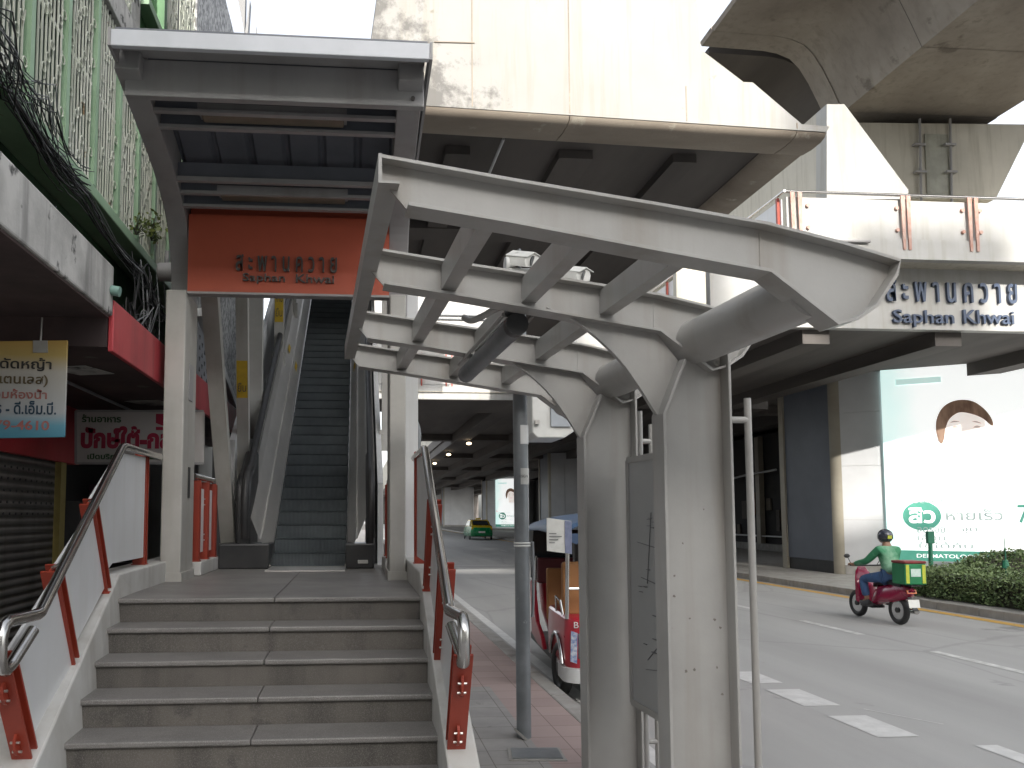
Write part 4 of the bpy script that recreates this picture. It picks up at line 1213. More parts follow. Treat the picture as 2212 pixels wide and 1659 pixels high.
for s in (-1, 1):
    MB().tube([B(s * .25, 1.0, 1.03), B(s * .34, .98, 1.18)], .007, 6).build('mirror_stem', black_metal, sc_)
    MB().ball(B(s * .36, .98, 1.22), .055, 12, 8, (1.2, .3, .8)).build('mirror', black_metal, sc_, smooth=60)
MB().loft([[B(.13 + .05 * math.cos(a * math.pi / 4), y, .24 + .05 * math.sin(a * math.pi / 4) + (y < 0) * .03) for a in range(8)] for y in (-.30, -.05, .35)]).build('exhaust', stainless, sc_, smooth=50)
MB().prism([B(-.09, -.39, .60), B(.09, -.39, .60), B(.09, -.36, .68), B(-.09, -.36, .68)], (0, .03, 0)).build('tail_light', lens_red, sc_, bevel=.01)
MB().prism([B(-.03, -.28, .54), B(.03, -.28, .54), B(.05, -.46, .30), B(-.05, -.46, .30)], (0, 0, .02)).build('mudguard', black_metal, sc_)
MB().prism([B(-.10, -.44, .36), B(.10, -.44, .36), B(.10, -.41, .50), B(-.10, -.41, .50)], (0, .006, 0)).build('number_plate', white_plastic, sc_)
MB().prism([B(-.1, -.50, .745), B(.1, -.50, .745), B(.1, -.1, .755), B(-.1, -.1, .755)], (0, 0, .015)).build('rear_rack', black_metal, sc_)
bx = thing('delivery_box', B(0, -.32, .77), 'green insulated delivery box with lime and white bands behind the rider', 'delivery box')
gbox = mat('delivery_green_fabric', (.015, .20, .075), (.012, .16, .06), 4, .6)
lime = mat('lime_reflective_band', (.50, .55, .06), None, 8, .5)
def bb(x0, x1, y0, y1, z0, z1): return MB().prism([B(x0, y0, z0), B(x1, y0, z0), B(x1, y1, z0), B(x0, y1, z0)], (0, 0, z1 - z0))
bb(-.20, .20, -.50, -.13, .775, 1.15).build('box_body', gbox, bx, bevel=.02)
bb(-.205, .205, -.505, -.125, 1.152, 1.20).build('lid', mat('dark_red_lid', (.22, .03, .03), None, 4, .5), bx, bevel=.015)
for xx in (-.18, .12):
    bb(xx, xx + .06, -.506, -.501, .80, 1.13).build('band', lime, bx)
bb(-.09, .09, -.506, -.501, .92, 1.06).build('logo_patch', mat('pale_mint_print', (.45, .62, .52), (.62, .7, .66), 20, .5), bx)

# rider: one skinned body, clothes and helmet as children
skin = mat('rider_skin', (.30, .17, .11), (.26, .145, .09), 6, .5)
jack = mat('rider_green_jacket', (.03, .20, .09), (.22, .40, .27), 2.6, .65, lo=.45, hi=.6)
jean = mat('rider_blue_jeans', (.035, .075, .17), (.05, .11, .24), 5, .75)
helm = mat('rider_dark_helmet', (.03, .035, .05), (.05, .055, .07), 5, .25, coat=.5)
per = thing('person', B(0, .25, 0), 'person riding the crimson scooter in a green jacket, blue jeans and dark helmet', 'person')
def skinned(name, verts, edges, rad, m, parent, root=0, sub=2):
    base = wloc(parent)
    me = bpy.data.meshes.new(name)
    me.from_pydata([tuple(Vector(v) - base) for v in verts], edges, [])
    me.materials.append(m)
    o = bpy.data.objects.new(name, me)
    COL.objects.link(o); o.parent = parent
    o.modifiers.new('skin', 'SKIN').use_smooth_shade = True
    for i, r_ in enumerate(rad):
        me.skin_vertices[0].data[i].radius = (r_, r_) if not isinstance(r_, tuple) else r_
        me.skin_vertices[0].data[i].use_root = (i == root)
    s_ = o.modifiers.new('sub', 'SUBSURF'); s_.levels = sub; s_.render_levels = sub
    return o
V = [B(0, .18, .90), B(0, .20, 1.06), B(0, .24, 1.22), B(0, .27, 1.36), B(0, .29, 1.45), B(0, .30, 1.58),
     B(-.17, .27, 1.35), B(-.27, .48, 1.14), B(-.31, .86, 1.07), B(.17, .27, 1.35), B(.27, .48, 1.14), B(.31, .86, 1.07),
     B(-.11, .22, .86), B(-.24, .66, .80), B(-.22, .60, .40), B(-.22, .74, .35), B(.11, .22, .86), B(.24, .66, .80), B(.22, .60, .40), B(.22, .74, .35)]
E_ = [(0, 1), (1, 2), (2, 3), (3, 4), (4, 5), (3, 6), (6, 7), (7, 8), (3, 9), (9, 10), (10, 11), (0, 12), (12, 13), (13, 14), (14, 15), (0, 16), (16, 17), (17, 18), (18, 19)]
rad = [.13, .12, .13, .12, .055, .09, .06, .047, .034, .06, .047, .034, .09, .065, .045, .035, .09, .065, .045, .035]
skinned('body', V, E_, rad, skin, per)
VJ = [B(0, .16, .90), B(0, .19, 1.06), B(0, .24, 1.22), B(0, .27, 1.36), B(0, .285, 1.43), B(-.18, .27, 1.36), B(-.28, .48, 1.14), B(-.312, .81, 1.075), B(.18, .27, 1.36), B(.28, .48, 1.14), B(.312, .81, 1.075)]
skinned('jacket', VJ, [(0, 1), (1, 2), (2, 3), (3, 4), (3, 5), (5, 6), (6, 7), (3, 8), (8, 9), (9, 10)], [(.18, .15), (.17, .14), (.185, .145), (.16, .13), .075, .085, .068, .05, .085, .068, .05], jack, per)
VT = [B(0, .18, .87), B(-.12, .24, .86), B(-.25, .67, .80), B(-.225, .61, .45), B(.12, .24, .86), B(.25, .67, .80), B(.225, .61, .45)]
skinned('trousers', VT, [(0, 1), (1, 2), (2, 3), (0, 4), (4, 5), (5, 6)], [.15, .115, .085, .07, .115, .085, .07], jean, per)
for s in (-1, 1):
    MB().loft([[B(s * .22 + .05 * k[0] * q, y, .335 + .05 * k[1] * q2) for k in ((-1, -.6), (1, -.6), (1, .3), (.5, 1), (-.5, 1), (-1, .3))] for y, q, q2 in ((.52, .7, .9), (.58, 1, 1.5), (.68, 1, 1.1), (.78, .9, .8), (.82, .5, .5))]).build('shoe', black_rubber, per, smooth=50)
    # gripping hand: palm with five fingers round the grip
    hb = B(s * .325, .86, 1.065)
    hv = [hb, hb + bfw * .05 + Vector((0, 0, .005))]
    he, hr = [(0, 1)], [.028, .032]
    for f in range(4):
        o_ = brt * (s * (-.03 + .02 * f))
        i0 = len(hv)
        hv += [hb + bfw * .075 + o_ + Vector((0, 0, .012)), hb + bfw * .10 + o_ + Vector((0, 0, -.008)), hb + bfw * .085 + o_ + Vector((0, 0, -.032))]
        he += [(1, i0), (i0, i0 + 1), (i0 + 1, i0 + 2)]
        hr += [.010, .009, .008]
    i0 = len(hv)
    hv += [hb + bfw * .03 - brt * (s * .04) + Vector((0, 0, -.01)), hb + bfw * .06 - brt * (s * .045) + Vector((0, 0, -.03))]
    he += [(0, i0), (i0, i0 + 1)]; hr += [.011, .009]
    skinned('hand', hv, he, hr, skin, per, 0, 1)
hc = B(0, .31, 1.63)
MB().ball(hc, .128, 20, 14, (1, 1.12, 1.05)).build('helmet', helm, per, smooth=80)
MB().ring(hc + Vector((0, 0, -.045)), (0, 0, 1), .122, .012, 24, 8).build('helmet_trim', black_rubber, per, smooth=60)
MB().prism([hc + brt * -.045 - bfw * .150 + Vector((0, 0, -.05)), hc + brt * .03 - bfw * .150 + Vector((0, 0, -.05)), hc + brt * .03 - bfw * .150 + Vector((0, 0, .01)), hc + brt * -.045 - bfw * .150 + Vector((0, 0, .01))], bfw * .02).build('helmet_sticker', lime, per)
# face looks forward, away from us
MB().ball(hc + bfw * .10 + Vector((0, 0, -.05)), .085, 14, 10, (.85, .55, 1.0)).build('face', skin, per, smooth=80)
MB().ball(hc + bfw * .15 + Vector((0, 0, -.055)), .014, 8, 6, (1, 1.3, 1.2)).build('nose', skin, per, smooth=80)
for s in (-1, 1):
    MB().ball(hc + bfw * .140 + brt * (s * .03) + Vector((0, 0, -.03)), .011, 8, 6).build('eye', black_rubber, per, smooth=80)
MB().ball(hc + bfw * .140 + Vector((0, 0, -.10)), .018, 8, 6, (1.3, .4, .4)).build('mouth', lens_red, per, smooth=80)

def shrink(o, pivot, k):
    o.scale = (k, k, k)
    o.location = Vector(pivot) + (Vector(o.location) - Vector(pivot)) * k
for o in (sc_, bx, per):
    shrink(o, Vector((rw.x, rw.y, -.146)), .87)

# ================================================================== left: the green shophouse and its awnings
FX = -2.40                       # plane of the grilles
sh = thing('shophouse', (FX - .5, 7, 0), 'old green shophouse with pale grilled balconies above red and concrete awnings', 'shophouse')
Y0, Y1 = 2.2, 11.72
MB().box(FX - 3, FX - .60, Y0, Y1, 3.0, 12.5).build('wall', behind_grille, sh)
MB().box(FX - .58, FX - .33, Y0, Y1, 2.9, 4.46).build('lower_wall', green_wall, sh)
MB().box(FX - .58, FX + .03, Y0, Y1, 4.47, 4.575).build('ledge', green_light, sh, bevel=.01)
def grille(ya, yb, z0, z1, seed):
    r_ = random.Random(seed)
    m = MB()
    n = int(round((yb - ya) / .082))
    for i in range(n):
        y = ya + .04 + (yb - ya - .04) * i / n
        dx = r_.uniform(-.003, .003)
        m.bar((FX + dx, y + r_.uniform(-.003, .003), z0), (FX + dx + r_.uniform(-.004, .004), y + r_.uniform(-.004, .004), z1), .0135, .010, up=(0, 1, 0))
        # the hoops that join neighbouring bars, staggered in height
        k = 0
        z = z0 + .12 + (i % 3) * .16
        while z < z1 - .1:
            if r_.random() < .72:
                m.ring((FX + .006, y + .04, z), (1, 0, 0), .036, .0055, 12, 5)
            z += .42 + r_.uniform(-.05, .05)
        if i % 5 == 2:
            zz = r_.uniform(z0 + .2, z1 - .6)
            m.bar((FX - .015, y, zz), (FX - .015, y + .16, zz + .5), .010, .010, up=(1, 0, 0))
    for z in (z0 + .03, (z0 + z1) / 2, z1 - .03):
        m.bar((FX - .014, ya, z), (FX - .014, yb, z), .012, .03)
    return m.build('grille', grille_m, sh)
yp = [5.66 - .7 * k for k in range(5, 0, -1)] + [5.66 + .70 * k for k in range(0, 9)]
for i in range(len(yp)):
    MB().box(FX - .03, FX + .03, yp[i] - .035, yp[i] + .035, 4.576, 6.45).build('grille_post', green_light, sh)
    if i < len(yp) - 1:
        grille(yp[i] + .036, yp[i + 1] - .036, 4.58, 6.44, 10 + i)
MB().box(FX - .60, FX + .05, Y0, 8.2, 6.45, 6.78).build('balcony_slab', slab_conc, sh, bevel=.01)
MB().box(FX - .60, FX - .05, 8.22, 8.60, 6.2, 9.0).build('party_column', slab_conc, sh)
MB().box(FX - .60, FX - .10, 8.62, Y1, 6.45, 7.36).build('parapet', green_mid, sh)
MB().box(FX - .60, FX + .04, 9.30, 9.42, 6.45, 12.0).build('fin', green_mid, sh)
MB().box(FX - .60, FX + .04, 8.62, Y1, 7.365, 7.46).build('upper_ledge', green_light, sh)
for ya, yb in ((9.44, 10.15), (10.19, 10.9), (10.94, 11.68)):
    grille(ya, yb, 7.47, 10.6, int(ya * 10))
for ya, yb in ((Y0 + .3, 4.2), (4.24, 6.2), (6.24, 8.15)):
    grille(ya, yb, 6.8, 9.4, int(ya * 10))
MB().box(FX - .62, FX + .02, 11.73, 11.78, 4.5, 12.4).build('edge_strip', canopy_paint, sh)
nb2 = thing('grey_building', (FX - 1.5, 13, 0), 'pale grey rendered building end just beyond the green shophouse', 'building')
MB().box(FX - 4, FX + .06, 11.80, 12.9, 0, 14).build('wall', pier_light, nb2)
for z in (4.0, 7.6, 10.4):
    MB().box(FX - 3.9, FX + .075, 11.79, 12.91, z, z + .02).build('joint', canopy_paint, nb2)
# ground floor walls
MB().box(-3.4, -2.92, 2.2, 6.50, 0, 2.70).build('ground_wall', parapet_white, sh)
m = MB().box(-2.98, -2.95, 6.51, 7.90, 0, 2.16).use(1)
for r_ in range(5):
    for c_ in range(11):
        y, z = 6.56 + .12 * c_ + (.065 if r_ % 2 else 0), 1.62 + .10 * r_
        m.tube([(-2.96, y, z), (-2.945, y, z)], .012, 8)
m.build('roller_shutter', (shutter_m, black_metal), sh)
MB().box(-2.99, -2.90, 7.92, 8.06, 0, 2.16).build('door_frame', yellow_post, sh)
MB().box(-3.0, -2.88, 6.30, 8.35, 2.13, 2.76).build('red_header', red_wall, sh)
MB().box(-3.5, -3.2, 8.1, 14, 0, 2.9).build('shop_back_wall', shop_dark, sh)
rr3 = random.Random(5)
for i in range(9):
    y = 8.3 + i * .33
    MB().box(-3.19, -3.19 + rr3.uniform(.1, .5), y, y + rr3.uniform(.15, .3), 0, rr3.uniform(.8, 2.0)).build('shop_shelf', rr3.choice([shop_dark, black_metal, mat('shop_goods_%d' % i, (rr3.uniform(.03, .12), rr3.uniform(.03, .08), rr3.uniform(.03, .08)), None, 9, .6)]), sh)
# near concrete awning
ac = [PY(250, 690, 5.15), PXp(0, 545, -1.6)]
ca = thing('concrete_awning', (-2.3, 4, 2.9), 'mouldy grey concrete awning slab with a short green drain pipe at its end', 'awning')
MB().prism([(-3.3, 5.15, 2.90), (-1.59, 5.15, 2.90), (-1.59, 5.15, 3.23), (-3.3, 5.15, 3.26)], (0, -6.0, 0)).build('slab', slab_conc, ca, bevel=.012)
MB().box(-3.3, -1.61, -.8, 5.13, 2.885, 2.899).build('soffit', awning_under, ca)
MB().tube([(-1.59, 5.10, 3.06), (-1.535, 5.10, 3.05)], .033, 16).build('drain_pipe', mat('pale_green_plastic', (.20, .34, .29), None, 8, .5), ca, smooth=40)
# red awning further along
ra = thing('red_awning', (-2.3, 7.4, 2.7), 'long red fascia awning with sooty peeling underside', 'awning')
MB().box(-1.62, -1.585, 5.155, 12.6, 2.67, 3.01).build('fascia', red_fascia, ra, bevel=.006)
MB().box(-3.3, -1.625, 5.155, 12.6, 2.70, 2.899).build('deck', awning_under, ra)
MB().tube([(-2.35, 5.3, 2.68), (-2.25, 8.9, 2.66)], .014, 8).build('conduit', cable_grey, ra)
for (x, y) in ((-2.1, 5.9), (-2.0, 7.6)):
    MB().prism([(x - .22, y, 2.694), (x + .12, y - .1, 2.694), (x + .24, y + .2, 2.690), (x - .05, y + .3, 2.694)], (0, 0, .004)).build('peeling_flake', slab_conc, ra)

# ---- hand painted shop sign (yellow to blue) and the restaurant sign
grad = mat('painted_sign_ground', (.55, .52, .46), (.47, .44, .39), 3, .6)
N, L = grad.node_tree.nodes, grad.node_tree.links
geo = N.new('ShaderNodeNewGeometry'); sp_ = N.new('ShaderNodeSeparateXYZ'); L.new(geo.outputs['Position'], sp_.inputs[0])
mr = N.new('ShaderNodeMapRange'); mr.inputs['From Min'].default_value = 2.10; mr.inputs['From Max'].default_value = 2.75; L.new(sp_.outputs['Z'], mr.inputs['Value'])
cr = N.new('ShaderNodeValToRGB'); L.new(mr.outputs[0], cr.inputs[0])
els = cr.color_ramp.elements
els[0].position = 0.0; els[0].color = (.08, .27, .36, 1)
els[1].position = 1.0; els[1].color = (.50, .29, .06, 1)
for p_, c in ((.10, (.13, .33, .42, 1)), (.22, (.44, .46, .46, 1)), (.62, (.52, .49, .42, 1)), (.78, (.52, .38, .13, 1))):
    e = els.new(p_); e.color = c
L.new(cr.outputs[0], N['Principled BSDF'].inputs['Base Color'])
paint_black = mat('sign_black_paint', (.035, .033, .03), (.06, .055, .05), 10, .6)
paint_brown = mat('sign_olive_paint', (.16, .12, .06), None, 10, .6)
paint_red = mat('sign_faded_red', (.45, .13, .11), (.40, .2, .17), 12, .6)
paint_blue = mat('sign_navy_paint', (.03, .07, .11), None, 10, .6)
SY = 5.0
def sgn(x, y, Y=SY): return PY(x, y, Y)
ps = thing('painted_sign', sgn(60, 945), 'yellow, white and blue hand painted shop sign hanging under the concrete awning', 'sign')
a, b_, c, d = sgn(-90, 738), sgn(145, 735), sgn(139, 944), sgn(-92, 948)
MB().prism([a, b_, c, d], (0, .02, 0)).build('board', grad, ps, bevel=.003)
MB().prism([sgn(72, 736), sgn(103, 736), sgn(104, 762), sgn(72, 762)], (0, -.006, 0)).build('tape_patch', mat('old_tape', (.38, .37, .33), None, 9, .5), ps)
for body, m_, x0, x1, y, h in (('เหล็กดัดหญ้า', paint_black, -75, 112, 786, .085), ('(สแตนเลส)', paint_brown, -40, 104, 822, .075), ('งานซ่อมห้องน้ำ', paint_red, -80, 102, 850, .062), ('เพชร - ดี.เอ็ม.บี.', paint_blue, -50, 122, 880, .085), ('0-279-4610', paint_red, -60, 107, 918, .06)):
    p0, p1 = sgn(x0, y), sgn(x1, y)
    text(body, m_, ps, 'lettering', (p0 + p1) / 2, (1, 0, -.01), (0, 0, 1), width=p1.x - p0.x, height=h, depth=.001, bold=.018)
MB().tube([sgn(88, 736), sgn(88, 736) + Vector((0, .01, .15))], .006, 6).build('hanger', bolt_metal, ps)
RY = 7.5
rs = thing('restaurant_sign', PY(270, 1000, RY), 'white restaurant sign with big red Thai letters under the red awning', 'sign')
def rp(x, y): return PY(x, y, RY)
sbg = mat('sign_white_ground', (.50, .48, .46), (.44, .42, .40), 2, .5)
MB().prism([rp(165, 889), rp(440, 889), rp(440, 1000), rp(165, 1000)], (0, .06, 0)).build('board', sbg, rs, bevel=.004)
m = MB()
for p, q in (((164, 888), (440, 888)), ((164, 1001), (440, 1001)), ((164, 888), (164, 1001))):
    m.bar(rp(*p), rp(*q), .02, .02, up=(0, 1, 0))
m.build('frame', canopy_paint, rs)
dkg = mat('sign_dark_green', (.03, .09, .03), None, 8, .5)
sred = mat('sign_crimson', (.38, .02, .06), None, 8, .5)
for body, m_, x0, x1, y, h, bo in (('ร้านอาหาร', dkg, 177, 262, 904, .075, .03), ('ปักษ์ใต้-กลาง', sred, 175, 415, 945, .215, .05), ('เปิดบริการ', dkg, 189, 266, 986, .055, .03), ('10.00-22.00', dkg, 276, 362, 987, .042, .03), ('น.', dkg, 370, 384, 988, .04, .03), ('ป้าก', sred, 186, 206, 927, .03, .01)):
    p0, p1 = rp(x0, y), rp(x1, y)
    text(body, m_, rs, 'lettering', (p0 + p1) / 2, (1, 0, 0), (0, 0, 1), width=p1.x - p0.x, height=h, depth=.002, bold=bo)
MB().prism([rp(337, 894), rp(405, 894), rp(405, 921), rp(370, 922), rp(350, 919), rp(337, 914)], (0, -.004, 0)).build('red_badge', sred, rs)
MB().prism([rp(337, 922), rp(405, 924), rp(405, 929), rp(337, 929)], (0, -.004, 0)).build('red_stripe', sred, rs)
MB().tube(smooth_line([rp(372, 906) + Vector((0, -.008, 0)), rp(362, 900) + Vector((0, -.008, 0)), rp(356, 908) + Vector((0, -.008, 0)), rp(362, 916) + Vector((0, -.008, 0)), rp(374, 911) + Vector((0, -.008, 0)), rp(380, 903) + Vector((0, -.008, 0))]), .004, 6).build('white_script', clad_white, rs)

# ---- cables slung along the facade
rc = random.Random(11)
def bundle(label, ends, n, sag, spread, r=.006, m_=None, name='cable_bundle'):
    t = thing(name, ends[0], label, 'cables')
    for i in range(n):
        pts = []
        o = [Vector((rc.uniform(-spread, spread), rc.uniform(-spread, spread) * .6, rc.uniform(-spread, spread))) for _ in ends]
        for k in range(len(ends) - 1):
            a, b_ = Vector(ends[k]) + o[k], Vector(ends[k + 1]) + o[k + 1]
            sg_ = sag * rc.uniform(.3, 1.3)
            for j in range(7):
                f = j / 7
                pts.append(a.lerp(b_, f) + Vector((rc.uniform(-.012, .012), 0, -sg_ * 4 * f * (1 - f) + rc.uniform(-.008, .008))))
        pts.append(Vector(ends[-1]) + o[-1])
        MB().tube(pts, r * rc.uniform(.6, 1.3), 6).build('cable', (cable_grey if rc.random() < .22 else cable_m) if m_ is None else m_, t, smooth=60)
    return t
bundle('thick tangle of black cables sagging in front of the near grilles', [(-2.3, 4.0, 4.9), (-2.3, 4.9, 4.62), (-2.3, 5.5, 4.55), (-2.33, 6.4, 4.38)], 34, .13, .15, .0045)
bundle('thin black cables running along under the green ledge', [(-2.30, 5.2, 4.42), (-2.30, 6.6, 4.28), (-2.30, 8.3, 4.16), (-2.3, 9.6, 4.0)], 14, .07, .06, .005)
bundle('drooping dark wires hanging over the dark green wall', [(-2.66, 4.6, 4.3), (-2.6, 5.5, 3.6), (-2.6, 6.6, 4.1), (-2.6, 8.0, 3.7)], 9, .22, .2, .004)
t = thing('cable_coil', (-2.25, 8.7, 3.6), 'knotted coil of grey and black cables hanging by the canopy column', 'cables')
for i in range(22):
    c = Vector((-2.28 + rc.uniform(-.06, .06), 8.5 + rc.uniform(-.35, .35), 3.75 + rc.uniform(-.45, .3)))
    pts = [c + Vector((rc.uniform(-.06, .06), rc.uniform(-.3, .3), rc.uniform(-.35, .35))) for _ in range(5)]
    MB().tube(smooth_line(pts, 5), rc.uniform(.004, .009), 6).build('cable', cable_grey if i % 4 == 0 else cable_m, t, smooth=60)
for i in range(5):
    a = Vector((-2.3 + .02 * i, 8.0 + .25 * i, 4.3)); MB().tube(smooth_line([a, a + Vector((.02, .1, -.5)), a + Vector((.03, .05, -1.15)), a + Vector((.05, .3, -1.25))], 5), .006, 6).build('cable', cable_grey if i % 2 else cable_m, t, smooth=60)
ld = thing('wall_lamp', (-1.9, 7.3, 3.9), 'grey round lamp housing beside the left canopy column', 'lamp')
lp_ = PY(364, 588, 7.2)
MB().tube([lp_ + Vector((-.09, 0, 0)), lp_ + Vector((.05, 0, 0))], .085, 18).build('housing', canopy_paint, ld, bevel=.01, smooth=40)
MB().tube([lp_ + Vector((-.02, 0, .08)), lp_ + Vector((-.02, 0, .2))], .02, 8).build('arm', canopy_paint, ld)
# weeds rooted on the ledge
def weeds(label, c, n, spread, s):
    t = thing('wall_weed', c, label, 'plant')
    m, st_ = MB(), MB()
    for i in range(n):
        p = Vector(c) + Vector((rc.uniform(-.05, .12), rc.uniform(-spread, spread), rc.uniform(0, spread * 1.4)))
        d1 = Vector((rc.uniform(-1, 1), rc.uniform(-1, 1), rc.uniform(-.6, .8))).normalized()
        d2 = d1.cross(Vector((rc.uniform(-1, 1), rc.uniform(-1, 1), rc.uniform(-1, 1)))).normalized()
        k = s * rc.uniform(.6, 1.3)
        m.add([p, p + d1 * k * .5 + d2 * k * .28, p + d1 * k, p + d1 * k * .5 - d2 * k * .28], [(0, 1, 2, 3)])
        if i % 4 == 0: st_.tube([Vector(c), p], .004, 5)
    m.build('leaves', leaf_yel, t, recalc=False)
    st_.build('stems', twig_m, t)
weeds('yellowish weed growing out of the grille beside the canopy rib', (FX + .04, 8.95, 4.75), 70, .2, .07)
weeds('small dark weed on the green ledge below the grilles', (FX + .05, 8.3, 4.58), 50, .14, .05)
# perforated screen and mesh behind the posts
pf = thing('perforated_screen', (-1.85, 10.5, 3.0), 'grey perforated metal screen with mesh above it, seen between the leaning posts', 'screen')
tri = mat('perforation_black', (.01, .01, .012), None, 5, .8)
psm = mat('perforated_sheet', (.22, .23, .25), (.18, .19, .2), 2, .5)
m = MB().prism([(-1.72, 8.5, 3.02), (-1.72, 11.2, 3.02), (-1.72, 8.5, 3.74)], (-.03, 0, 0)).use(1)
for i in range(18):
    for j in range(6):
        y = 8.6 + .14 * i; z = 3.08 + .12 * j + (.06 if i % 2 else 0)
        if z < 3.74 - .267 * (y - 8.5) - .07:
            s_ = 1 if (i + j) % 2 else -1
            m.prism([(-1.725, y - .032, z - s_ * .02), (-1.725, y + .032, z - s_ * .02), (-1.725, y, z + s_ * .03)], (.008, 0, 0))
m.build('sheet', (psm, tri), pf)
MB().bar((-1.70, 8.45, 3.80), (-1.70, 12.4, 2.74), .09, .10).build('top_rail', clad_white, pf)
msh = mat('expanded_mesh', (.34, .34, .33), (.10, .10, .10), 16, .5, stretch=(1, 2, 1), detail=1, lo=.45, hi=.55)
MB().prism([(-1.78, 8.4, 3.80), (-1.78, 12.4, 2.74), (-1.78, 12.4, 8.5), (-1.78, 8.4, 8.5)], (-.02, 0, 0)).build('mesh', msh, pf)

# ================================================================== station concourse deck
A0, A1 = PY(920, 228, 9.38), PY(1785, 285, 9.95)
WZ = 6.5
def wy(x): return 9.31 + (x - A0.x) * (A1.y - A0.y) / (A1.x - A0.x)
def wp(px, py):
    """point of the concourse front wall seen at a measured place"""
    d = ray(px, py)
    k = (A1.y - A0.y) / (A1.x - A0.x)
    t = (9.31 - k * A0.x) / (d.y - k * d.x)
    return EYE + d * t
con = thing('station_concourse', (3, 14, WZ), 'sunlit stained concrete wall and dark deck of the station concourse over the road', 'station')
wallp = [wp(*p) for p in ((1785, 285), (1793, 273), (1732, 268), (1626, 178), (1606, 177), (1514, 107), (1500, -70), (824, -70), (800, 100), (800, 214), (920, 228))]
nrm = Vector((-(A1.y - A0.y), A1.x - A0.x, 0)).normalized()
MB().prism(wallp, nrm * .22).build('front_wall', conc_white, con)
b0, b1 = wp(800, 219), wp(1785, 285)
dirw = (b1 - b0).normalized()
prof = [(0.0, 0.0), (.03, -.05), (.12, -.085), (.30, -.10), (.50, -.085), (.62, -.03), (.66, .045)]
for f0, f1 in ((0, .41), (.412, .928), (.93, 1.0)):
    m = MB()
    rows = []
    for f in (f0, f1):
        q = b0.lerp(b1, f)
        rows.append([q + nrm * (a + .006) + Vector((0, 0, z - .012)) for a, z in prof] + [q + nrm * .23 + Vector((0, 0, .045)), q + nrm * .23 + Vector((0, 0, .02))])
    m.loft(rows)
    m.build('edge_beam', conc_brown, con, smooth=50)
m = MB()
XR2 = b1.x
WZ2 = b1.z
prof2 = [(0, 0), (-.05, -.08), (-.3, -.10), (-.50, -.05), (-.55, .04), (0, .04)]
m.loft([[(XR2 + a, y, WZ2 + z - .004) for a, z in prof2] for y in (10.25, 24.0)])
m.build('side_beam', conc_brown, con, smooth=50)
DZ = WZ2 + .05
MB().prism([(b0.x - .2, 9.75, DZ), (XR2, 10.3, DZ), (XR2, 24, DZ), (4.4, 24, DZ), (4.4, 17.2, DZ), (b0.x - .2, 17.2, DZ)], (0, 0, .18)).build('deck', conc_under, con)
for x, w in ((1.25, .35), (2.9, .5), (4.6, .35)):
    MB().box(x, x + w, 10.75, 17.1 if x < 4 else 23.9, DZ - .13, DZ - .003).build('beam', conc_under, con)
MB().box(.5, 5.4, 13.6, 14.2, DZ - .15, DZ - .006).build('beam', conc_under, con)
for f in (.205, .4105, .67, .929):
    q = b0.lerp(b1, f)
    MB().box(q.x - .008, q.x + .008, q.y - .006, q.y + .05, q.z + .02, q.z + (.10 if f > .9 else .5 if f > .6 else 2.4)).build('joint', conc_brown, con)
q0_, q1_ = wp(938, 91), wp(1025, 93)
MB().bar(q0_ + Vector((0, -.004, 0)), q1_ + Vector((0, -.004, 0)), .02, .012).build('crack', conc_brown, con)
for px, py, h_ in ((1010, 0, .55), (1045, 0, .4), (1430, 30, .2)):
    pass
a, b_ = PY(1088, 300, 10.4), PY(1052, 386, 11.3)
MB().tube([a, b_], .022, 8).build('drain_pipe', clad_white, con, smooth=40)
a, b_ = PY(880, 545, 18.5), PY(985, 488, 18.5)
rf = MB()
for k in range(3):
    z = a.z + .42 * k
    for i in range(22):
        x = a.x - .4 + .10 * i
        rf.box(x, x + .07, 18.4 + .3 * k, 20 + .3 * k, z, z + .22)
    rf.box(a.x - .5, a.x + 2.0, 18.38 + .3 * k, 18.44 + .3 * k, z + .25, z + .31)
rf.build('louver', cream_wall, con)

# crossing footbridge behind
fb = thing('footbridge', (4, 24.4, 5.3), 'pale footbridge with red posts crossing behind the concourse, low edge in sun', 'footbridge')
BY = 24.3
MB().box(.4, 9.0, BY, BY + .3, 5.28, 5.74).build('fascia', skywalk_paint, fb)
MB().box(.4, 9.0, BY + .02, BY + 3, 5.26, 5.279).build('soffit', conc_under, fb)  # dark sheet added below so the underside reads as shade
MB().box(.4, 9.0, BY + .31, BY + 3, 5.30, 5.70).build('deck', conc_under, fb)
MB().box(.38, 9.0, BY - .05, BY, 5.50, 5.53).build('ledge', cream_wall, fb)
MB().box(.4, 9.0, BY + .05, BY + .15, 5.76, 7.15).build('parapet', skywalk_paint, fb)
for i in range(8):
    x = 1.95 + .965 * i
    for o in (-.09, .09):
        MB().box(x + o - .022, x + o + .022, BY - .03, BY + .05, 5.70, 6.75).build('post', red_post, fb)
MB().box(.4, 9.0, BY + .4, BY + .6, 7.16, 9.2).build('upper_wall', skywalk_paint, fb)
for z in (7.95, 8.08):
    MB().tube([(.6, BY + .36, z), (9, BY + .36, z)], .03, 8).build('conduit', cable_grey, fb)
MB().box(4.2, 4.65, BY + .28, BY + .395, 7.85, 8.2).build('bracket', red_post, fb)

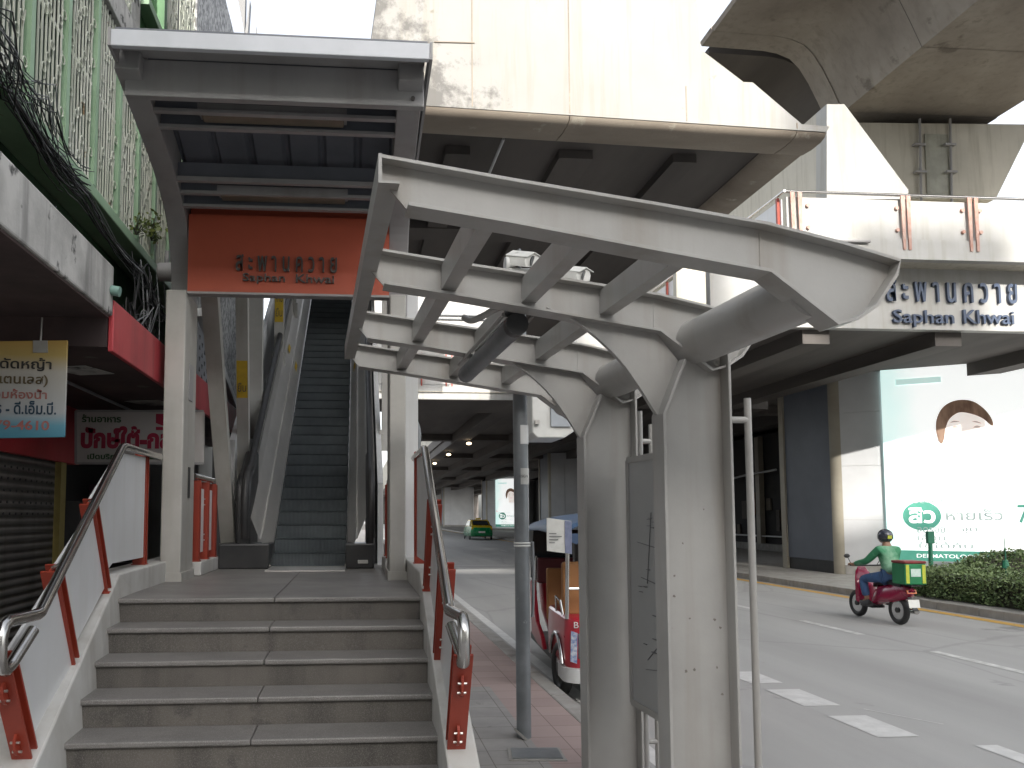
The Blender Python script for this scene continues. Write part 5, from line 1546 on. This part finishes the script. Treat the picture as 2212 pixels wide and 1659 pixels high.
# ---- station deck over the far part of the road, with beams and lamps
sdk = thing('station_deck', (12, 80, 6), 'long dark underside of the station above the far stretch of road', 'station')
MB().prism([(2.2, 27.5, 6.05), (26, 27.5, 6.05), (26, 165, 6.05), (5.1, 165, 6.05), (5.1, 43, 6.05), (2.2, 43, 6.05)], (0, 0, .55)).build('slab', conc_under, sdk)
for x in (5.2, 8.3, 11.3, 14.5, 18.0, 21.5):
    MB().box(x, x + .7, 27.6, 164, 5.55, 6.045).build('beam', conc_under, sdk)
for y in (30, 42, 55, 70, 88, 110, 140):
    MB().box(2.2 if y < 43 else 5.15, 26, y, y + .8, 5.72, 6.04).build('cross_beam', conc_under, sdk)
MB().box(5.1, 26, 165.01, 165.9, -0.1, 7).build('end_wall', conc_under, sdk)
MB().box(5.2, 26, 27.6, 165, 6.61, 11).build('station_wall', cream_wall, sdk)
for i, (x, y, Y) in enumerate(((1013, 958, 40), (969, 982, 47), (939, 1001, 55), (1176, 1022, 60))):
    c = PY(x, y, Y)
    t = thing('ceiling_lamp', c, ('nearest of the three small round ceiling lamps over the road', 'middle of the three small round ceiling lamps over the road', 'farthest of the three small round ceiling lamps over the road', 'small lamp right of the camera pole under the dark deck')[i], 'ceiling lamp', 'lamps under the station deck')
    MB().ball(c, .14, 12, 8, (1, 1, .5) if i < 3 else (1.8, 1, .4)).build('globe', lamp_glow, t, smooth=80)
    MB().tube([c + Vector((0, 0, .05)), c + Vector((0, 0, 5.72 - c.z if c.z < 5.6 else .3))], .03, 6).build('stem', black_metal, t)

# ================================================================== skywalk to the right with the second station name
sw = thing('skywalk', (14, 18, 5.3), 'sunlit white skywalk on the far side of the road with red railing posts', 'skywalk')
FY = 14.9
cor = PY(1695, 412, FY)
xL = cor.x
zS = PY(2050, 562, FY).z
zR = cor.z
MB().box(xL, 34, FY, FY + .18, zS, zS + .42).build('fascia', skywalk_paint, sw)
MB().box(xL + .02, 34, FY + .19, 24, zS + .02, zS + .36).build('deck', cream_wall, sw)
MB().box(xL, xL + .15, FY + .19, 27, zS - .25, zS + .42).build('side_fascia', cream_wall, sw)
zp = zS + .44
MB().box(xL + .06, 34, FY + .06, FY + .085, zp, zR - .1).build('railing_panel', skywalk_paint, sw)
MB().tube([(xL - .02, FY + .03, zR), (34, FY + .03, zR)], .03, 10).build('top_rail', stainless, sw, smooth=40)
xs_ = [PY(x, 470, FY).x for x in (1712, 1728, 1950, 1962, 2094, 2108)]
for x in xs_ + [xs_[-1] + 1.3, xs_[-1] + 1.42, xs_[-1] + 3]:
    MB().prism([(x - .028, FY - .03, zp - .25), (x + .028, FY - .03, zp - .25), (x + .045, FY - .03, zR - .03), (x - .045, FY - .03, zR - .03)], (0, .027, 0)).build('post', sunlit_red, sw)
for x in (xs_[0] + .35, xs_[2] - .1, xs_[4] - .12, xs_[5] + .12):
    for z in (zp + .18, zR - .28):
        MB().tube([(x, FY + .01, z), (x, FY + .06, z)], .04, 12).build('clamp', sunlit_red, sw)
MB().box(xL + .03, xL + .055, FY + .2, 27, zp, zR - .1).build('side_panel', panel_white, sw)
MB().tube([(xL, FY, zR), (xL, 27, zR)], .03, 10).build('side_rail', stainless, sw, smooth=40)
for i in range(8):
    y = FY + .25 + 1.45 * i
    MB().box(xL - .03, xL + .025, y, y + .06, zp - .3, zR - .05).build('side_post', red_post, sw)
for z in (zS + .33, zS + .08):
    MB().tube([(xL + .25, FY - .05, z), (xL + 1.75, FY - .05, z)], .035, 8).build('conduit', canopy_paint, sw, smooth=40)
GY = 15.55
gl, gz0 = PY(1535, 660, GY).x, PY(2000, 712, GY).z
MB().box(gl, 34, GY, GY + .2, gz0, zS + .05).build('sign_wall', skywalk_paint, sw)
MB().box(gl + .01, 34, GY + .21, 26, gz0 + .02, gz0 + .35).build('soffit', conc_under, sw)
for x in (9.5, 12.5, 16, 20):
    MB().box(x, x + .6, GY + .22, 25.9, gz0 - .30, gz0 + .018).build('beam', conc_under, sw)
MB().box(xL - 1.0, xL - .05, 18, 18.2, zS - .9, zS + 1.6).build('stair_wall', cream_wall, sw)
ss = thing('station_name', PY(2050, 655, GY), 'blue Thai and English station name letters on the white skywalk wall, cut by shadow', 'sign letters')
a, b_ = PY(1912, 634, GY - .01), PY(2192, 630, GY - .01)
text('ส ะ พ า น ค ว า ย', blue_letter, ss, 'lettering', (a + b_) / 2, (1, 0, 0), (0, 0, 1), width=b_.x - a.x, height=.46, depth=.06, bold=.012)
a, b_ = PY(1926, 685, GY - .01), PY(2186, 685, GY - .01)
w_ = b_.x - a.x
text('Saphan', blue_letter, ss, 'lettering', a + Vector((w_ * .25, 0, -.03)), (1, 0, 0), (0, 0, 1), width=w_ * .5, height=.37, depth=.06, bold=.008)
text('Khwai', blue_letter, ss, 'lettering', a + Vector((w_ * .79, 0, .03)), (1, 0, 0), (0, 0, 1), width=w_ * .42, height=.30, depth=.06, bold=.008)

# lit station block behind the skywalk
sb = thing('station_block', (9.8, 16, 7), 'sunlit white station wall with a slanted edge beside the flared pier head', 'building')
SBY = 15.95
fpts = [PY(x, y, SBY) for x, y in ((1786, 225), (1824, 225), (1852, 262), (1962, 410), (1962, 430), (1786, 430))]
MB().prism(fpts, (0, .4, 0)).build('front_wall', skywalk_paint, sb)
MB().box(fpts[0].x, fpts[0].x + .3, SBY + .41, 24, fpts[5].z - .2, fpts[0].z).build('side_wall', cream_wall, sb)
e0 = PY(1612, 404, 23.2)
sw2 = thing('stair_enclosure', (e0.x, 24, 7), 'cream stair enclosure with dark handrail slots behind the skywalk corner', 'stair enclosure')
MB().prism([(e0.x, 23.2, 6.3), (e0.x, 23.2, e0.z), (e0.x, 36, e0.z), (e0.x, 36, 6.3)], (1.9, 0, 0)).build('wall', cream_wall, sw2)
MB().bar((e0.x - .03, 24.2, e0.z - .5), (e0.x - .03, 28, e0.z - .5), .05, .10).build('handrail', canopy_paint, sw2)

# ================================================================== piers, pier head and the viaduct girder
def pier(label, Yc, dx=0.0, near=False):
    o = Vector((dx, Yc - 20.8, 0))
    c0 = Vector((13.4, 20.8, -.01)) + o
    t = thing('bridge_pier', c0, label, 'pier', 'clad bridge piers in the median')
    d = Vector((.84, -.54, 0)).normalized()
    nn = Vector((-.54, -.84, 0)).normalized()
    H = 6.0
    def wallq(a, b_, z0, z1, th, m_, nm):
        a, b_ = Vector(a), Vector(b_)
        dd = (b_ - a).normalized(); n_ = Vector((-dd.y, dd.x, 0))
        return MB().prism([a + Vector((0, 0, z0)), b_ + Vector((0, 0, z0)), b_ + Vector((0, 0, z1)), a + Vector((0, 0, z1))], n_ * th).build(nm, m_, t)
    wallq(c0 + Vector((0, .32, 0)), c0 + Vector((0, 2.6, 0)), .35, H, -.12, pier_dark, 'side_cladding')
    wallq(c0 + Vector((.02, .3, 0)), c0 + Vector((.02, 2.75, 0)), 0, .34, -.12, black_metal, 'plinth')
    wallq(c0 + Vector((-.06, 2.6, 0)), c0 + Vector((-.06, 2.85, 0)), 0, H, -.2, pier_olive, 'edge_trim')
    # rounded corner
    m = MB()
    rows = []
    for k in range(9):
        a = R(180 + (122 - 180) * 0 + (57.3 * k / 8))
        q = c0 + Vector((.34, .32, 0)) + Vector((math.cos(a), math.sin(a), 0)) * .34
        rows.append([q + Vector((0, 0, 0)), q + Vector((0, 0, H))])
    m.sheet(rows)
    m.build('corner_cladding', pier_olive, t, smooth=60)
    p0 = rows[-1][0]
    f1 = p0 + d * .98
    for z0, z1 in ((0.25, 1.5), (1.506, 3.0), (3.006, 4.5), (4.506, H)):
        wallq(p0, f1, z0, z1, .10, pier_light, 'front_cladding')
    wallq(p0 + nn * .02, p0 + d * 4.6 + nn * .02, 0, .24, .10, kerb_conc, 'plinth')
    wallq(f1 + d * .004 - nn * .03, p0 + d * 4.9 - nn * .03, .245, H, .08, pier_light, 'backing')
    pe = p0 + d * 4.55
    wallq(pe + nn * .16, pe + d * .12 + nn * .16, .2, H + .05, .05, pier_light, 'edge_post')
    wallq(p0 + Vector((.3, 1.6, 0)), p0 + d * 3.6 + Vector((.5, 1.6, 0)), 0, 10.2, .8, conc_girder, 'core')
    return t, p0, d, nn, H
def grad_poster():
    m = mat('poster_print_ground', (.93, .95, .94), (.90, .94, .93), .7, .5, emit=.27)
    N, L = m.node_tree.nodes, m.node_tree.links
    b = N['Principled BSDF']
    tc = N.new('ShaderNodeTexCoord'); sp = N.new('ShaderNodeSeparateXYZ'); L.new(tc.outputs['Generated'], sp.inputs[0])
    nz = N.new('ShaderNodeTexNoise'); nz.inputs['Scale'].default_value = 2.2; nz.inputs['Detail'].default_value = 2; L.new(tc.outputs['Generated'], nz.inputs['Vector'])
    def mm(op, a, b_):
        q = N.new('ShaderNodeMath'); q.operation = op
        for i, k in enumerate((a, b_)):
            if isinstance(k, (int, float)): q.inputs[i].default_value = k
            else: L.new(k, q.inputs[i])
        return q.outputs[0]
    f = mm('SUBTRACT', mm('ADD', sp.outputs['X'], mm('MULTIPLY', nz.outputs['Fac'], .45)), .20)
    cr = N.new('ShaderNodeValToRGB'); L.new(f, cr.inputs[0])
    e = cr.color_ramp.elements
    e[0].position = .0; e[0].color = (.62, .88, .84, 1)
    e[1].position = .27; e[1].color = (.93, .95, .94, 1)
    L.new(cr.outputs[0], b.inputs['Base Color']); L.new(cr.outputs[0], b.inputs['Emission Color'])
    return m
pbase = grad_poster()
pwhite = mat('poster_white', (.95, .955, .95), (.92, .94, .935), .7, .5, emit=.27)
pskin = mat('poster_pale_skin', (.88, .79, .74), (.91, .85, .81), 1.2, .5, emit=.22)
pshade = mat('poster_skin_shade', (.86, .76, .71), (.90, .83, .79), 2, .5, emit=.18)
phair = mat('poster_brown_hair', (.13, .075, .05), (.30, .19, .13), 5, .5, emit=.12, stretch=(1, 1, .25))
pdark = mat('poster_brow_ink', (.42, .34, .30), (.5, .42, .38), 9, .5, emit=.16)
ppink = mat('poster_pink', (.78, .50, .54), (.90, .74, .76), 1.6, .5, emit=.2)
pgreen = mat('poster_green_ink', (.07, .30, .22), (.09, .34, .26), 3, .5, emit=.12)
pgrey = mat('poster_grey_ink', (.25, .32, .31), (.42, .50, .48), 2.2, .5, emit=.15)
pmint = mat('poster_mint', (.60, .84, .79), (.68, .88, .84), 2, .5, emit=.2)
def poster(label, p0, d, nn):
    up = Vector((0, 0, 1))
    ax = p0 + d * 1.02 + nn * .06
    Wd, z0, z1 = 3.45, .42, 5.72
    t = thing('advertising_lightbox', ax, label, 'advertising poster', 'lit skin care posters on the piers')
    def q(u, v, k=0): return ax + d * (u * Wd) + up * (z0 + v * (z1 - z0)) + nn * (.05 + .004 * k)
    def poly(pts, m_, nm, k):
        return MB().prism([q(u, v, k) for u, v in pts], nn * .003).build(nm, m_, t)
    def blob(pts, m_, nm, k):
        c = smooth_line([Vector((u, v, 0)) for u, v in pts + pts[:1]], 5)[:-1]
        return poly([(p.x, p.y) for p in c], m_, nm, k)
    MB().prism([ax + up * z0, ax + d * Wd + up * z0, ax + d * Wd + up * z1, ax + up * z1], nn * .05).build('panel', pbase, t)
    poly([(0, .0), (1, .0), (1, .052), (0, .052)], pgreen, 'bottom_band', 1)
    def ell(cx, cy, rx, ry, n=40): return [(cx + rx * math.cos(2 * math.pi * i / n), cy + ry * math.sin(2 * math.pi * i / n)) for i in range(n)]
    # woman looking over her shoulder: shoulders, neck, face, hair
    blob([(.10, .33), (.5, .31), (.97, .33), (.95, .42), (.82, .475), (.64, .50), (.54, .535), (.42, .505), (.22, .46), (.11, .40)], pwhite, 'white_top', 2)
    blob([(.45, .50), (.66, .50), (.645, .56), (.64, .63), (.46, .63), (.455, .56)], pskin, 'neck', 3)
    blob([(.395, .69), (.41, .63), (.45, .585), (.50, .560), (.54, .556), (.59, .575), (.64, .62), (.665, .68), (.64, .73), (.55, .75), (.45, .74)], pskin, 'face', 4)
    blob([(.365, .60), (.352, .66), (.362, .715), (.40, .765), (.46, .793), (.53, .800), (.60, .787), (.66, .750), (.70, .705), (.712, .665), (.69, .672), (.65, .702), (.59, .725), (.52, .738), (.475, .728), (.435, .700), (.412, .655), (.402, .61), (.385, .585)], phair, 'hair', 5)
    blob([(.44, .688), (.47, .697), (.505, .692), (.47, .690)], pdark, 'eyebrow', 5)
    blob([(.58, .690), (.61, .690), (.64, .678), (.61, .683)], pdark, 'eyebrow', 5)
    blob([(.45, .664), (.475, .672), (.505, .664), (.475, .661)], pdark, 'eye', 5)
    blob([(.585, .660), (.61, .668), (.635, .660), (.61, .657)], pdark, 'eye', 5)
    blob([(.535, .628), (.55, .622), (.57, .628), (.55, .618)], pshade, 'nose', 5)
    blob([(.50, .603), (.53, .607), (.545, .604), (.56, .607), (.59, .602), (.545, .590)], ppink, 'lips', 5)
    blob([(.44, .535), (.50, .520), (.545, .530), (.53, .548), (.50, .538)], pshade, 'chin_shade', 5)
    blob([(.07, .61), (.10, .585), (.17, .590), (.22, .588), (.19, .572), (.12, .566), (.08, .58)], ppink, 'pink_flower', 4)
    blob([(.02, .31), (.09, .315), (.05, .345), (.03, .36)], ppink, 'pink_petal', 3)
    for body, m_, x0, x1, v, h, k in (('แอลลี่มั่นใจ', pgrey, .13, .50, .305, .17, 4), ('หายเร็ว', pgrey, .39, .74, .232, .30, 4), ('7', pgreen, .83, .90, .235, .46, 4), ('ลดรอย', pgrey, .20, .38, .155, .15, 4), ('จุด', pgrey, .48, .58, .155, .15, 4), ('เลือน', pgrey, .20, .38, .118, .16, 4), ('ใช้ได้กับ', pgrey, .20, .55, .08, .16, 4), ('DERMATOLOGICALLY', pwhite, .19, .72, .026, .10, 4)):
        text(body, m_, t, 'lettering', (q(x0, v, k) + q(x1, v, k)) / 2, d, up, width=(x1 - x0) * Wd, height=h, depth=.003, bold=.004)
    poly(ell(.235, .225, .125, .072), pgreen, 'green_disc', 4)
    poly([(.10, .895), (.40, .895), (.40, .925), (.10, .925)], pmint, 'mint_label', 2)
    text('สิว', pwhite, t, 'lettering', q(.235, .228, 6), d, up, width=.60, height=.42, depth=.003, bold=.03)
    return t
t, p0, d, nn, H = pier('near grey clad bridge pier beside the hedge', 20.8, near=True)
poster('large bright skin care poster on the near pier, woman with parted brown hair', p0, d, nn)
for Yc, lab, po in ((53.5, 'second clad pier up the road, partly behind the shelter columns', None), (86.5, 'third clad pier up the road carrying a small lit poster', 'small lit skin care poster on the third pier, behind the camera pole'), (119.5, 'fourth clad pier up the road with a blank panel, behind the taxi', None), (150, 'farthest clad pier, grey and blank beside the handrail', None)):
    t, p1, d1, n1, _ = pier(lab, Yc, 1.1 if po else 0)
    if po: poster(po, p1, d1, n1)
# pier head
hd = thing('pier_head', (14.1, 18.5, 10), 'cream flared concrete pier head with drain pipes under the viaduct', 'pier head')
HY = 18.45
hq = [PY(x, y, HY) for x, y in ((1852, 264), (2232, 268), (2152, 430), (1972, 430))]
MB().prism(hq, (0, 2.0, 0)).build('block', cream_wall, hd, bevel=.02)
z_top = hq[0].z
for x in (1986, 2052):
    a = PY(x + 22, 258, HY - .05); b_ = PY(x, 425, HY - .05)
    MB().tube([Vector((b_.x + .1, HY - .06, a.z)), Vector((b_.x + .02, HY - .06, b_.z - .6))], .032, 10).build('drain_pipe', canopy_paint, hd, smooth=40)
    for f in (.3, .65):
        MB().box(b_.x - .10, b_.x + .19, HY - .12, HY - .003, b_.z + (a.z - b_.z) * f, b_.z + (a.z - b_.z) * f + .05).build('clamp', canopy_paint, hd)
MB().box(PY(1996, 300, HY).x, PY(2046, 300, HY).x, HY - .03, HY - .002, hq[2].z, z_top - .25).build('cable_tray', mat('grey_green_tray', (.36, .36, .30), (.28, .28, .23), 3, .5, streak=(.16, .15, .11)), hd)
MB().box(hq[0].x + .8, hq[1].x - .8, HY + .5, HY + 1.6, z_top + .002, z_top + .30).build('bearing_block', conc_under, hd)
cr_ = MB().prism([Vector((hq[3].x + .25, HY + .2, hq[3].z + .05)), Vector((hq[2].x - .25, HY + .2, hq[3].z + .05)), Vector((hq[2].x - .25, HY + .2, 6.0)), Vector((hq[3].x + .25, HY + .2, 6.0))], (0, 1.6, 0)).build('shaft', cream_wall, hd)
# girder
gird = thing('viaduct_girder', (14, 10, 11.5), 'curved concrete viaduct girder running overhead along the road', 'viaduct')
GE = 19.2
gp = [PY(*p, GE) for p in ((1790, 268), (1768, 220), (1748, 180), (1728, 148), (1708, 128), (1680, 116), (1650, 110), (1518, 100), (1514, 92), (1545, 60))]
def gpf(y0, y1, name, m_, drop=0, parent=gird, ins=0):
    pts = [Vector((p.x + ins, 0, p.z)) for p in gp]
    cx = 14.6
    zb = pts[0].z
    half = pts
    ring = half + [Vector((cx, 0, pts[-1].z + .9))] + [Vector((2 * cx - p.x, 0, p.z)) for p in reversed(half)]
    m = MB()
    m.loft([[Vector((p.x, y0, p.z)) for p in ring], [Vector((p.x, y1, p.z)) for p in ring]])
    return m.build(name, m_, parent, smooth=28)
gpf(10, 18.55, 'span', conc_girder)
gpf(18.56, GE, 'span_lip', conc_girder, ins=-.03)
for y_ in (12.9, 15.75):
    gpf(y_, y_ + .014, 'joint', conc_under, ins=-.003)
gird2 = thing('viaduct_girder', (14, 30, 11.5), 'next span of the viaduct girder, dark, beyond the pier head', 'viaduct')
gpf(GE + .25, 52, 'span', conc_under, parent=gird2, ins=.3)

# ================================================================== hedge and the green poles
hg = thing('hedge', (11.9, 12.5, 0), 'clipped green hedge in the median behind the scooter', 'hedge')
HX0, HX1, HY0, HY1, HH = 11.30, 12.5, 6.5, 15.75, .53
MB().box(HX0 + .10, HX1 - .1, HY0 + .1, HY1 - .1, -.01, HH - .10).build('twigs', twig_m, hg)
m = MB()
rh = random.Random(21)
def leaf(p, s):
    d1 = Vector((rh.uniform(-1, 1), rh.uniform(-1, 1), rh.uniform(-.4, 1))).normalized()
    d2 = d1.cross(Vector((rh.uniform(-1, 1), rh.uniform(-1, 1), rh.uniform(-1, 1)))).normalized()
    m.add([p, p + d1 * s * .5 + d2 * s * .3, p + d1 * s, p + d1 * s * .5 - d2 * s * .3], [(0, 1, 2, 3)])
for i in range(15000):
    y = HY1 - (HY1 - 9.5) * rh.random()
    f = rh.random()
    lump = .06 * math.sin(y * 2.3) + .05 * math.sin(y * 5.7 + 1)
    if f < .5: p = Vector((HX0 + rh.uniform(-.07, .12) - lump * .8, y, rh.uniform(0, HH)))
    elif f < .85: p = Vector((rh.uniform(HX0, HX1), y, HH + rh.uniform(-.14, .05) + lump))
    else: p = Vector((rh.uniform(HX0, HX1), HY1 + rh.uniform(-.12, .06), rh.uniform(0, HH)))
    leaf(p, rh.uniform(.035, .075))
for i in range(60):
    b_ = Vector((rh.uniform(HX0, HX1 - .3), HY1 - (HY1 - 10) * rh.random(), HH + rh.uniform(-.04, .06)))
    tip = b_ + Vector((rh.uniform(-.05, .05), rh.uniform(-.05, .05), rh.uniform(.05, .16)))
    for k in range(6): leaf(b_.lerp(tip, k / 5), rh.uniform(.03, .06))
m.build('leaves', leaf_m, hg, recalc=False)
hg2 = thing('shrub', (14.6, 16.4, 0), 'low rounded shrub between the hedge and the pier poster', 'shrub')
MB().ball((14.6, 16.4, .3), .5, 12, 8, (2.6, .9, .9)).build('twigs', twig_m, hg2)
m = MB()
for i in range(5000):
    a, b_ = rh.uniform(0, 2 * math.pi), math.asin(rh.uniform(-.6, 1))
    k = rh.uniform(.9, 1.15)
    leaf(Vector((14.6 + 1.35 * k * math.cos(a) * math.cos(b_), 16.4 + .5 * k * math.sin(a) * math.cos(b_), .3 + .48 * k * math.sin(b_))), rh.uniform(.05, .09))
m.build('leaves', leaf_m, hg2, recalc=False)
gpm = mat('green_pole_paint', (.02, .16, .09), (.015, .12, .07), 5, .45)
for x, y0, y1, Y, lab, w in ((2011, 1236, 1158, 15.95, 'taller green post with a square head at the hedge end', .05), (2172, 1222, 1162, 15.9, 'thin green spike post rising from the hedge', .025)):
    a, b_ = PY(x, y0, Y), PY(x - 2, y1, Y)
    t = thing('green_post', Vector((a.x, Y, 0)), lab, 'post')
    MB().tube([Vector((a.x, Y, 0)), b_], [w, w * (.8 if w > .03 else .25)], 12).build('shaft', gpm, t, smooth=40)
    if w > .03: MB().box(b_.x - .075, b_.x + .075, Y - .04, Y + .04, b_.z - .16, b_.z + .10).build('head', gpm, t, bevel=.01)
    else: MB().tube([Vector((a.x, Y, a.z - .05)), Vector((a.x, Y, a.z + .12))], [.075, .05], 12).build('collar', gpm, t, smooth=40)

# ================================================================== dark shops on the far side under the deck
fs = thing('shop_row', (20, 45, 0), 'dark row of shops under the station deck beyond the road', 'shops')
MB().box(19.6, 24, 28, 90, -.01, 5.5).build('wall', shop_dark, fs)
gm = [mat('hanging_goods_%d' % i, c, None, 6, .7) for i, c in enumerate(((.20, .08, .03), (.10, .09, .08), (.16, .14, .11), (.03, .05, .08)))]
for i in range(26):
    y = 31 + i * .75
    z = rh.uniform(.6, 2.2)
    MB().box(19.50, 19.58, y, y + rh.uniform(.25, .5), z, z + rh.uniform(.4, 1.1)).build('hung_goods', gm[i % 4], fs)
MB().box(19.3, 19.58, 30, 60, .62, .68).build('counter_edge', pier_light, fs)
MB().box(19.2, 19.58, 29, 60, -.01, .30).build('step', kerb_conc, fs)
for y in (36, 44, 52):
    MB().box(19.25, 19.5, y, y + .35, -.01, 5.4).build('column', pier_olive, fs)
MB().tube(smooth_line([(19.0, 46, 1.7), (19.0, 42, 2.9), (19.0, 38, 3.5), (19.0, 34, 3.7)]), .05, 8).build('pipe', pier_light, fs, smooth=50)

# distant tower with dark fins over the canopy
tw = thing('roof_mast', PY(540, 90, 60), 'dark pointed fins of a distant mast above the canopy roof', 'mast')
for pts in (((512, -12), (530, -12), (528, 72)), ((540, 0), (534, 95), (526, 88)), ((552, 50), (558, 95), (553, 95))):
    MB().prism([PY(x, y, 60) for x, y in pts], (0, .8, 0)).build('fin', black_metal, tw)
MB().box(tw.location.x - .3, tw.location.x + .3, 60.9, 61.5, 0, 40).build('shaft', pier_light, tw)

# ================================================================== added blocker, unseen behind the viewer, that keeps the street in shade
bk_ = thing('shade_blocker', (12, -28, 0), 'tall plain blocker added unseen behind the viewer to shade the street', 'building')
BYK = -60.0
k_ = .43 * 35
def bx_(x): return x + .05 * 35
MB().prism([(-80, BYK, -.1), (-80, BYK, 33 + k_), (bx_(-1.5), BYK, 33 + k_), (bx_(-1.45), BYK, 22.6 + k_), (bx_(-.8), BYK, 21.9 + k_), (bx_(-.1), BYK, 20.95 + k_), (9.75, BYK, 20.95 + k_), (9.75, BYK, 31 + k_), (11.6, BYK, 31 + k_), (11.6, BYK, 20.95 + k_), (16.35, BYK, 20.95 + k_), (15.18, BYK, 22.7 + k_), (14.3, BYK, 24.2 + k_), (14.0, BYK, 24.8 + k_), (17.3, BYK, 24.8 + k_), (17.3, BYK, 20.95 + k_), (70, BYK, 20.95 + k_), (70, BYK, -.1)], (0, -8, 0)).build('wall', cream_wall, bk_)  # roofline steps shaped to throw shade on wall, sign and road
for i in range(12):
    for j in range(5):
        MB().box(2 + i * 5.2, 5.6 + i * 5.2, BYK - .0, BYK + .02, 3 + j * 6, 6.6 + j * 6).build('window', glass_dark, bk_)
# low dark row of houses further up the street on the shop side
rb = thing('row_house', (-4, 30, 0), 'dim low row of houses up the street behind the escalator', 'building')
MB().box(-9, -2.95, 14.02, 70, -.01, 5.5).build('wall', shop_dark, rb)
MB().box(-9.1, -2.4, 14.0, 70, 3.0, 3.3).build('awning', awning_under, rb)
